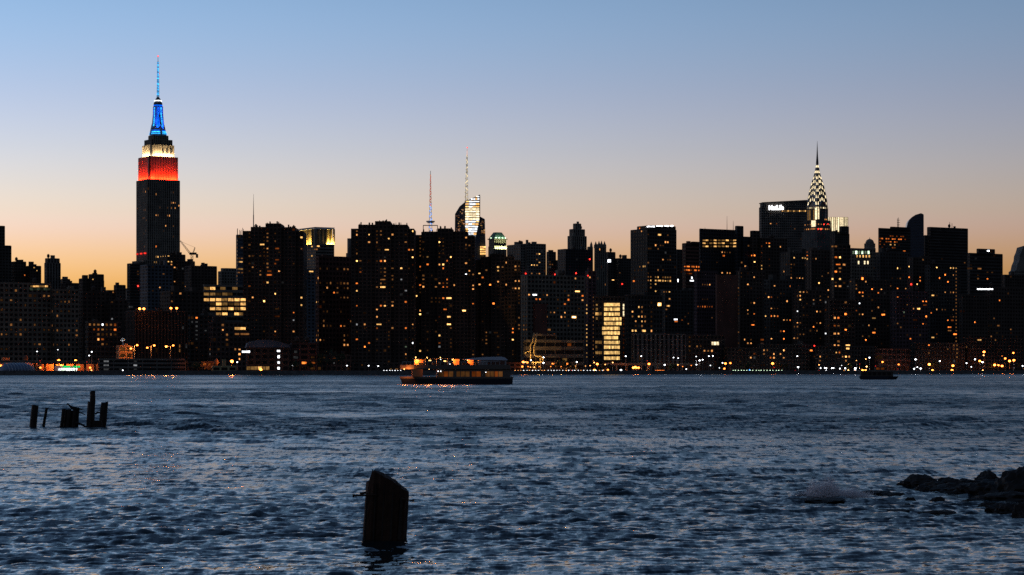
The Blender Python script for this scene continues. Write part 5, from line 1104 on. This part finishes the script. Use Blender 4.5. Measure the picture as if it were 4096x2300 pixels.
def pile(label, b0, b1, t0, t1, ytop, seed, dy=0.0, name='timber_pile'):
    bx, tx = (b0 + b1) / 2, (t0 + t1) / 2; rad = ((b1 - b0) + (t1 - t0)) / 4 * s5 * DP / F * 1.02
    p, q = pp5(bx, 775, dy), pp5(tx, ytop, dy); p.z = 0
    d = (q - p) / max(.01, q.z); root = empty(name, (p.x, p.y, 0), 0, label, 'pile', 'old timber piles at left')
    timber('post', root, -d * 1.5, q - p, rad, seed=seed); return root, rad, q - p
pile('stout leaning timber pile at the far left of the pile group', 430, 540, 462, 574, 442, 1)
pile('thin leaning stake second from left in the pile group', 618, 660, 667, 708, 480, 2, .4)
r3, rad3, tp3 = pile('tallest timber pile with a narrow upper post', 1265, 1392, 1280, 1412, 375, 3)
a3, b3 = pp5(1364, 395) - pp5(1328, 775), pp5(1364, 238) - pp5(1328, 775); timber('upper_post', r3, a3, b3, 46 * s5 * DP / F, seed=31)
r4, rad4, tp4 = pile('thick leaning timber pile at the right of the pile group', 1450, 1562, 1482, 1606, 388, 4, -.5)
q = pp5(1440, 670, -.9) - Vector(r4.location); m = MB(); m.box(q.x - .25, q.y - .25, -1.2, q.x + .28, q.y + .25, q.z); m.build('stub_block', M['wood'], r4)
# broken crib of planks
p = pp5(985, 775, .2); crib = empty('timber_crib', (p.x, p.y, 0), 0, 'broken crib of leaning planks where the bird sits', 'pile', 'old timber piles at left')
for i in range(6):
    b0, t0 = 870 + i * 48, 940 + i * 42; yt = (492, 508, 500, 520, 505, 498)[i]
    a_, b_ = pp5(b0, 790, .2 + .25 * (i % 2)) - p, pp5(t0, yt, .2 + .25 * (i % 2)) - p; a_.z -= .8 + p.z * 0
    a_ = Vector((a_.x, a_.y, -1.0)); b_ = Vector((b_.x, b_.y, pp5(t0, yt, .2).z)); timber('plank', crib, a_, b_, 27 * s5 * DP / F, seed=50 + i, n=7)
def stick(par, z0, z1, r=.03, nm='spike', dy=0):
    o = Vector(par.location); a_, b_ = pp5(*z0, dy) - o, pp5(*z1, dy) - o; m = MB(); mid = (a_ + b_) / 2 + Vector((0, 0, .03)); m.tube([a_, mid, b_], r, 5, r * .5); m.build(nm, M['wood'], par)
stick(crib, (1140, 545), (1265, 590), .05); stick(crib, (1115, 700), (1270, 762), .09, 'fallen_plank'); stick(crib, (1110, 715), (1165, 675), .05)
stick(r4, (1400, 575), (1480, 545), .06, 'bolt'); stick(r4, (1410, 560), (1480, 510), .02, 'twig'); stick(r4, (1415, 450), (1478, 480), .015, 'twig'); stick(r4, (1590, 500), (1622, 535), .02, 'twig')
r1_ = [o for o in COL.objects if o.name == 'timber_pile'][0]
stick(r1_, (560, 540), (600, 600), .018, 'twig'); stick(r1_, (565, 600), (640, 600), .018, 'twig'); stick(r1_, (430, 555), (455, 550), .02, 'twig')
# bird
bpos = pp5(1075, 498, .2); bird = empty('cormorant', bpos, 0, 'dark waterbird perched on the broken crib', 'bird'); kb = s5 * DP / F
def bl2(zx, zy, y=0.0): return Vector(((zx - 1075) * kb, y, (498 - zy) * kb))
m = MB(); path = [((1218, 512), .012), ((1180, 500), .05), ((1130, 492), .09), ((1085, 488), .11), ((1055, 478), .095), ((1035, 462), .06), ((1022, 448), .045), ((1008, 432), .042), ((1000, 425), .05), ((990, 426), .04), ((982, 432), .012), ((972, 438), .006)]
rings = []
for i, (pt, r) in enumerate(path):
    c = bl2(*pt); n_ = bl2(*path[min(i + 1, len(path) - 1)][0]) - bl2(*path[max(i - 1, 0)][0]); n_.normalize(); a_ = n_.cross(Vector((0, 1, 0))).normalized()
    rings.append([c + a_ * r * math.cos(2*math.pi*k/8) + Vector((0, 1, 0)) * r * .8 * math.sin(2*math.pi*k/8) for k in range(8)])
m.loft(rings); m.build('body', M['bird'], bird, smooth=True)
for y in (-.05, .05):
    m = MB(); m.tube([bl2(1075, 500, y), bl2(1072, 515, y)], .02, 5); m.build('leg', M['bird'], bird)
    m = MB(); m.loft([[bl2(1050, 480, y * 2), bl2(1120, 480, y * 2), bl2(1190, 505, y * 2), bl2(1100, 505, y * 2)], [bl2(1050, 480, y * 2.4), bl2(1120, 480, y * 2.5), bl2(1190, 505, y * 1.6), bl2(1100, 505, y * 2.4)]]); m.build('wing', M['bird'], bird)
# foreground pile: timbers bound together, broken off on a slant
DQ = CZ * F / (2157 - HY); s6 = 400 / 1231.0
def p6(zx, zy, dy=0.0): return P(1350 + zx * s6, 1830 + zy * s6, DQ + dy)
fq = p6(575, 1005); fore = empty('timber_stump', (fq.x, fq.y, 0), 0, 'thick dark timber stump with a slanted broken top in the foreground', 'pile')
k6 = s6 * DQ / F
r_ = random.Random(77); SEC = 44
outline = []                                            # one heavy squared trunk, rounded corners and weathered flutes
for i in range(SEC):
    a_ = 2 * math.pi * i / SEC; c_, s_ = math.cos(a_), math.sin(a_)
    e_ = (abs(c_) ** 3.2 + abs(s_) ** 3.2) ** (-1 / 3.2)
    outline.append((c_ * e_, s_ * e_, 1 + r_.uniform(-.035, .02) + .018 * math.sin(i * 2.9)))
hw6 = 268 * k6
def top_line(zx):                                       # broken edge: high at the left, slanting down to the right
    return float(np.interp(zx, [330, 350, 392, 400, 430, 500, 560, 575, 600, 650, 700, 712, 760, 820, 862, 880, 900], [330, 300, 285, 170, 156, 186, 208, 226, 232, 266, 290, 304, 336, 386, 412, 440, 480]))
m = MB(); rings = []; NR = 16
for k in range(NR):
    f_ = k / (NR - 1); ring = []
    for i, (ox, oy, am) in enumerate(outline):
        x_ = 612 + ox * 268 * am * (1 - .01 * f_)
        zt = top_line(x_) + r_.uniform(-7, 7); zb_ = 1300
        zy = zb_ + (zt - zb_) * f_
        lean = (zy - 440) / 560 * -34
        q = p6(x_ + lean, zy); ring.append((q.x - fq.x + r_.uniform(-1, 1) * .006, oy * .40 * am + r_.uniform(-1, 1) * .006, q.z if k else -1.2))
    rings.append(ring)
m.loft(rings, cap=False)
n0 = len(m.v); cen = p6(612, top_line(612) + 26); m.v.append((cen.x - fq.x, 0, cen.z))
for i in range(SEC): m.f.append(((NR - 1) * SEC + i, (NR - 1) * SEC + (i + 1) % SEC, n0))
m.build('trunk', surface('weathered pile', (.055, .026, .014), rough=.85, scale=5.0, bump=1.0), fore)
for i in range(9):                                      # splinters standing along the broken edge
    zx = r_.uniform(400, 860); zt = top_line(zx); q0, q1 = p6(zx, zt + 30, r_.uniform(-.3, .3)), p6(zx + r_.uniform(-6, 10), zt - r_.uniform(6, 18), 0)
    mm = MB(); mm.tube([(q0.x - fq.x, q0.y - fq.y, q0.z), (q1.x - fq.x, q0.y - fq.y, q1.z)], .022, 5, .006); mm.build('splinter', M['wood'], fore)
for i in range(5):                                      # vertical checks and loose slabs on the face
    zx = 380 + i * 105; w_ = r_.uniform(10, 22); zt = top_line(zx) + r_.uniform(60, 160)
    q0, q1 = p6(zx - 30, 1000), p6(zx, zt); mm = MB(); yv = -.415
    mm.loft([[(q0.x - fq.x - w_ * k6, yv, .02), (q0.x - fq.x + w_ * k6, yv, .02), (q0.x - fq.x + w_ * k6, yv + .06, .02), (q0.x - fq.x - w_ * k6, yv + .06, .02)], [(q1.x - fq.x - w_ * k6 * .6, yv, q1.z), (q1.x - fq.x + w_ * k6 * .5, yv, q1.z + .03), (q1.x - fq.x + w_ * k6 * .5, yv + .06, q1.z + .03), (q1.x - fq.x - w_ * k6 * .6, yv + .06, q1.z)]]); mm.build('loose_slab', M['wood'], fore)
def bolt(x0, y0, x1, y1, r):
    m = MB(); a_, b_ = p6(x0, y0, -.42), p6(x1, y1, -.42); o = Vector(fore.location)
    m.tube([a_ - o, b_ - o], r, 7); d = (a_ - b_).normalized(); m.tube([a_ - o, a_ - o + d * .03], r * 2.0, 7); m.build('bolt', surface('rust', (.06, .03, .015)), fore)
bolt(205, 470, 480, 462, .018); bolt(925, 530, 800, 510, .014)
m = MB(); a_, b_ = p6(270, 440, -.2) - fq, p6(360, 445, -.2) - fq; a_.z += 0; m.tube([p6(275, 448, -.2) - Vector(fore.location), p6(350, 432, -.2) - Vector(fore.location)], .028, 6); m.build('splinter', M['wood'], fore)

# ------------------------------------------------------------------ rocks at the right, spray
def rock(name, label, zx, zb, hw, ht, seed, squash=1.0):
    s7 = 1096 / 2576.0; px, py = 3000 + zx * s7, 1800 + zb * s7; D = CZ * F / (py - HY); k7 = s7 * D / F
    bm = bmesh.new(); bmesh.ops.create_icosphere(bm, subdivisions=4, radius=1.0); off = Vector((seed * 3.1, seed * 1.7, 0))
    for v in bm.verts:
        n1 = mnoise.noise(v.co * 1.3 + off); n2 = mnoise.noise(v.co * 3.5 + off); n3 = mnoise.noise(v.co * 8 + off)
        n4 = mnoise.noise(v.co * 17 + off); v.co *= 1 + .40 * n1 + .34 * (.5 - abs(n2)) + .22 * (.4 - abs(n3)) + .08 * n4
        v.co.x *= hw * k7; v.co.y *= hw * k7 * squash; v.co.z *= ht * k7
    me = bpy.data.meshes.new(name); bm.to_mesh(me); bm.free(); me.materials.append(M['rock'])
    o = bpy.data.objects.new(name, me); COL.objects.link(o); o.location = (T(px) * D, D, 0.0)
    return tag(o, label, 'rock', 'rocks of the right outcrop')
ROCKS = [(2380, 570, 130, 60, 'broken rock low in the lee of the wide dark rock'), (2480, 600, 140, 95, 'dark slab leaning on the rock at the lower right edge'), (2250, 540, 90, 45, 'broken low rock left of the leaning slab'), (1220, 415, 90, 26, 'low rock between the spray and the wet ledge'), (1750, 380, 130, 70, 'ragged rock filling the gap right of the shaggy rock'), (2050, 370, 120, 95, 'ragged hump in the middle of the outcrop'), (2240, 340, 110, 130, 'upright rock left of the large boulder'), (930, 455, 60, 26, 'tiny awash rock right below the spray'), (1600, 340, 150, 95, 'shaggy rock at the left end of the main outcrop'), (1640, 395, 70, 50, 'small rock in front of the shaggy rock'), (1880, 345, 110, 80, 'rounded rock right of the shaggy rock'), (1960, 400, 210, 80, 'long low rock joining the middle of the outcrop'), (2150, 410, 220, 110, 'broad rock left of the square topped boulder'), (2330, 420, 220, 140, 'large boulder left below the square topped boulder'),
         (2530, 430, 190, 235, 'tall square topped boulder at the right edge'), (2420, 500, 260, 110, 'wide dark rock at the foot of the tall boulder'), (2570, 640, 90, 150, 'dark rock at the lower right edge'), (1110, 425, 110, 32, 'low flat rock right of the spray'), (1350, 425, 100, 20, 'thin wet ledge left of the main outcrop'), (1510, 478, 40, 28, 'small knob of rock before the outcrop'), (1765, 482, 60, 30, 'small rock before the middle of the outcrop'), (1480, 545, 40, 34, 'lone small rock nearest the open water'), (1800, 605, 160, 30, 'flat awash rock in front of the outcrop'), (2120, 505, 110, 45, 'low rock in the lee of the outcrop'), (680, 478, 230, 20, 'long awash rock under the spray'), (500, 455, 90, 26, 'awash rock at the left of the spray'), (1350, 575, 130, 12, 'barely showing rock in front of the ledge')]
for i, (zx, zb, hw, ht, lab) in enumerate(ROCKS): rock('rock', lab, zx, zb, hw * 1.08, ht * .82 + 9, i + 1, .8)
px, py = 3000 + 740 * .4255, 1800 + 455 * .4255; D = CZ * F / (py - HY); r_ = random.Random(5); kk = .4255 * D / F
m = MB()
for _ in range(26000):
    u = r_.gauss(0, 1); pl_ = r_.choice(((-110, 40, 70), (-40, 55, 95), (20, 40, 60), (95, 60, 45), (230, 70, 30), (-60, 110, 30))); x = pl_[0] + u * pl_[1]; h = abs(r_.gauss(0, 1)) * pl_[2] * (.8 + .2 * math.sin(x * .03 + 1)) + r_.uniform(-10, 10); c = Vector((x * kk, r_.gauss(0, .18), max(.0, h * kk))); s = r_.uniform(.004, .011)
    m.add([c + Vector((s, 0, -s)), c + Vector((-s, s, -s)), c + Vector((-s, -s, -s)), c + Vector((0, 0, s))], [(0, 1, 3), (1, 2, 3), (2, 0, 3), (0, 2, 1)])
o = m.build('spray', surface('spray droplets', (.9, .8, .78), rough=.4, var=.05)); o.location = (T(px) * D, D, .05); tag(o, 'burst of wave spray over the awash rock at right', 'spray', kind='stuff')

# ------------------------------------------------------------------ river
rs_ = np.random.RandomState(11)
def wave_field(Xg, Yg, dY):
    Zg = np.zeros_like(Xg)
    # calm slicks and rougher patches drift over the current
    g = np.zeros_like(Xg)
    for i in range(14):
        lam = rs_.uniform(9, 60); th = rs_.uniform(0, 2 * math.pi); ph = rs_.uniform(0, 6.28)
        g += np.sin(2 * math.pi / lam * (Xg * math.cos(th) + Yg * math.sin(th)) + ph)
    g = np.clip(.95 + .3 * g / math.sqrt(7), .4, 1.4)
    N = 170
    for i in range(N):
        lam = math.exp(rs_.uniform(math.log(.17), math.log(1.3))); k = 2 * math.pi / lam
        th = math.pi / 2 + .2 + rs_.normal(0, .5); ph = rs_.uniform(0, 6.28)
        sl = .27 / math.sqrt(N) * math.sqrt(2) * min(1.0, (.50 / lam) ** .9)
        amp = sl / k
        att = np.clip(lam / (1.7 * dY) - .3, 0, 1)
        arg = k * (Xg * math.cos(th) + Yg * math.sin(th)) + ph + 1.3 * np.sin(Xg * .31 * math.cos(i) + Yg * .27 * math.sin(i * 1.7) + i)
        s_ = np.sin(arg); Zg += amp * att * (s_ - .22 * (1 - 2 * s_ * s_))
    for i in range(46):                                     # the longer chop that still shows far out
        lam = math.exp(rs_.uniform(math.log(1.3), math.log(5.5))); k = 2 * math.pi / lam; th = math.pi / 2 + .15 + rs_.normal(0, .5); ph = rs_.uniform(0, 6.28)
        amp = (.035 + .11 * np.clip((Yg - 65) / 90, 0, 1)) / math.sqrt(46) * math.sqrt(2) / k * np.clip(lam / (2.2 * dY) - .45, 0, 1)
        arg = k * (Xg * math.cos(th) + Yg * math.sin(th)) + ph + 1.1 * np.sin(Xg * .11 * math.cos(i * 2.3) + Yg * .09 * math.sin(i * 1.1) + i)
        s_ = np.sin(arg); Zg += amp * (s_ - .3 * (1 - 2 * s_ * s_))
    for lam, sl, th in ((11, .009, 1.7), (7.5, .008, 1.3)):
        Zg += sl * lam / 6.28 * np.sin(2 * math.pi / lam * (Xg * math.cos(th) + Yg * math.sin(th)) + 1.5 * np.sin(Xg * .05 + Yg * .03 + lam)) * np.clip(lam / (2.2 * dY) - .45, 0, 1)
    return Zg * g
ys = [-40.0, -5.0, 12.0, 26.0]
while ys[-1] < 2600:
    d_ = ys[-1]; ys.append(d_ + max(.11, min(d_ ** 2 / (CZ * F) * 4 * .42, .42 + max(0, d_ - 90) * .0032)))
ys = np.array(ys); nc = 720
u = np.linspace(-1, 1, nc)
Yg = np.repeat(ys[:, None], nc, 1); half = .262 * np.maximum(ys, 0) + 7; half = half[:, None]
Xg = u[None, :] * half
dY = np.maximum(np.gradient(ys)[:, None], 2 * half / nc)
Zg = wave_field(Xg, Yg, np.repeat(dY, nc, 1) if dY.shape[1] == 1 else dY)
nr = len(ys); co = np.stack([Xg, Yg, Zg], -1).reshape(-1, 3)
idx = np.arange(nr * nc).reshape(nr, nc); q_ = np.stack([idx[:-1, :-1], idx[:-1, 1:], idx[1:, 1:], idx[1:, :-1]], -1).reshape(-1, 4)
me = bpy.data.meshes.new('water'); me.vertices.add(len(co)); me.vertices.foreach_set('co', co.ravel().astype(np.float32))
me.loops.add(q_.size); me.loops.foreach_set('vertex_index', q_.ravel().astype(np.int32)); me.polygons.add(len(q_)); me.polygons.foreach_set('loop_start', np.arange(0, q_.size, 4, dtype=np.int32)); me.polygons.foreach_set('loop_total', np.full(len(q_), 4, np.int32)); me.polygons.foreach_set('use_smooth', np.ones(len(q_), bool))
me.update(); me.validate()
m, t, b = newmat('river water'); b.inputs['Base Color'].default_value = (.006, .014, .016, 1); b.inputs['Roughness'].default_value = .10; b.inputs['IOR'].default_value = 1.33
tcn = t.nodes.new('ShaderNodeTexCoord')
def nz(scale, det, sx=1.0):
    mp = t.nodes.new('ShaderNodeMapping'); mp.inputs['Scale'].default_value = (sx, 1, 1); t.links.new(tcn.outputs['Object'], mp.inputs[0])
    n_ = t.nodes.new('ShaderNodeTexNoise'); n_.inputs['Scale'].default_value = scale; n_.inputs['Detail'].default_value = det; t.links.new(mp.outputs[0], n_.inputs['Vector']); return n_
# unresolved ripples: tilt the shading normal by fine noise, stronger in the rough patches than in the slicks
n1, n2, n3, n4 = nz(4.5, 6, .6), nz(.05, 3, .4), nz(.8, 4, .6), nz(.012, 3, .5)
mpr = t.nodes.new('ShaderNodeMapRange'); mpr.inputs[1].default_value = .36; mpr.inputs[2].default_value = .62; mpr.inputs[3].default_value = .16; mpr.inputs[4].default_value = 1.0
av = t.nodes.new('ShaderNodeMath'); av.operation = 'MULTIPLY_ADD'; av.inputs[1].default_value = .5
av2 = t.nodes.new('ShaderNodeMath'); av2.operation = 'MULTIPLY'; av2.inputs[1].default_value = .5
t.links.new(n4.outputs['Fac'], av2.inputs[0]); t.links.new(n2.outputs['Fac'], av.inputs[0]); t.links.new(av2.outputs[0], av.inputs[2]); t.links.new(av.outputs[0], mpr.inputs[0])
def vm(op, a_, b_=None, val=None):
    n_ = t.nodes.new('ShaderNodeVectorMath'); n_.operation = op
    t.links.new(a_, n_.inputs[0])
    if b_ is not None: t.links.new(b_, n_.inputs[3] if op == 'SCALE' else n_.inputs[1])
    if val is not None:
        if op == 'SCALE': n_.inputs[3].default_value = val
        else: n_.inputs[1].default_value = val
    return n_.outputs[0]
# chop too fine to resolve with growing distance from the near bank, calmer in the slicks
sy = t.nodes.new('ShaderNodeSeparateXYZ'); t.links.new(tcn.outputs['Object'], sy.inputs[0])
ry = t.nodes.new('ShaderNodeMapRange'); ry.inputs[1].default_value = 40; ry.inputs[2].default_value = 170; ry.inputs[3].default_value = .10; ry.inputs[4].default_value = .36
t.links.new(sy.outputs['Y'], ry.inputs[0])
rr_ = t.nodes.new('ShaderNodeMath'); rr_.operation = 'MULTIPLY'; t.links.new(ry.outputs[0], rr_.inputs[0])
rm = t.nodes.new('ShaderNodeMapRange'); rm.inputs[1].default_value = .25; rm.inputs[2].default_value = .75; rm.inputs[3].default_value = .55; rm.inputs[4].default_value = 1.0
t.links.new(mpr.outputs[0], rm.inputs[0]); t.links.new(rm.outputs[0], rr_.inputs[1]); t.links.new(rr_.outputs[0], b.inputs['Roughness'])
RIP = 1.1
p1_ = vm('MULTIPLY', vm('SUBTRACT', n1.outputs['Color'], val=(.5, .5, .5)), val=(RIP, RIP, 0))
p3_ = vm('MULTIPLY', vm('SUBTRACT', n3.outputs['Color'], val=(.5, .5, .5)), val=(RIP, RIP, 0))
mp5 = t.nodes.new('ShaderNodeMapping'); mp5.inputs['Scale'].default_value = (1.5, .26, 1); mp5.inputs['Rotation'].default_value = (0, 0, .12); t.links.new(tcn.outputs['Object'], mp5.inputs[0])
n5 = t.nodes.new('ShaderNodeTexNoise'); n5.inputs['Scale'].default_value = 2.7; n5.inputs['Detail'].default_value = 5; n5.inputs['Roughness'].default_value = .62; t.links.new(mp5.outputs[0], n5.inputs['Vector'])
p5_ = vm('MULTIPLY', vm('SUBTRACT', n5.outputs['Color'], val=(.5, .53, .5)), val=(.35, 1.7, 0))
tilt = vm('SCALE', vm('ADD', vm('ADD', p1_, p3_), p5_), mpr.outputs[0])
geo = t.nodes.new('ShaderNodeNewGeometry')
t.links.new(vm('NORMALIZE', vm('ADD', geo.outputs['Normal'], tilt)), b.inputs['Normal'])
me.materials.append(m)
wo = bpy.data.objects.new('water', me); COL.objects.link(wo); tag(wo, 'choppy dusk river', None, kind='structure')
print('water', nr, nc, len(q_))

# ------------------------------------------------------------------ sub-parts: pieces that belong to a part hang under it
def nest(root, part, *kids):
    ch = [c for c in root.children]; p = next(c for c in ch if c.name.split('.')[0] == part)
    for c in ch:
        if c is not p and c.name.split('.')[0] in kids: c.parent = p
nest(ER, 'mast', 'lit_mast_window', 'mast_wing'); nest(ER, 'antenna_rod', 'antenna_lamp', 'antenna_leg')
nest(ch, 'crown', 'crown_window', 'crown_rib'); nest(boat, 'main_cabin', 'cabin_window', 'window_post'); nest(boat, 'shelter_wall', 'shelter_panel'); nest(boat, 'upper_deck', 'stanchion', 'rail')
nest(gs, 'kiosk', 'kiosk_window'); nest(gs, 'canopy', 'green_fascia'); nest(f2, 'cabin', 'cabin_window'); nest(f2, 'wheelhouse', 'wheelhouse_window'); nest(gold.root, 'crown_wall', 'crown_fin', 'crown_merlon')
nest(fo, 'wall', 'lit_fin', 'mullion'); nest(vo, 'curtain_wall', 'floor_edge'); nest(do, 'dome', 'buttress')
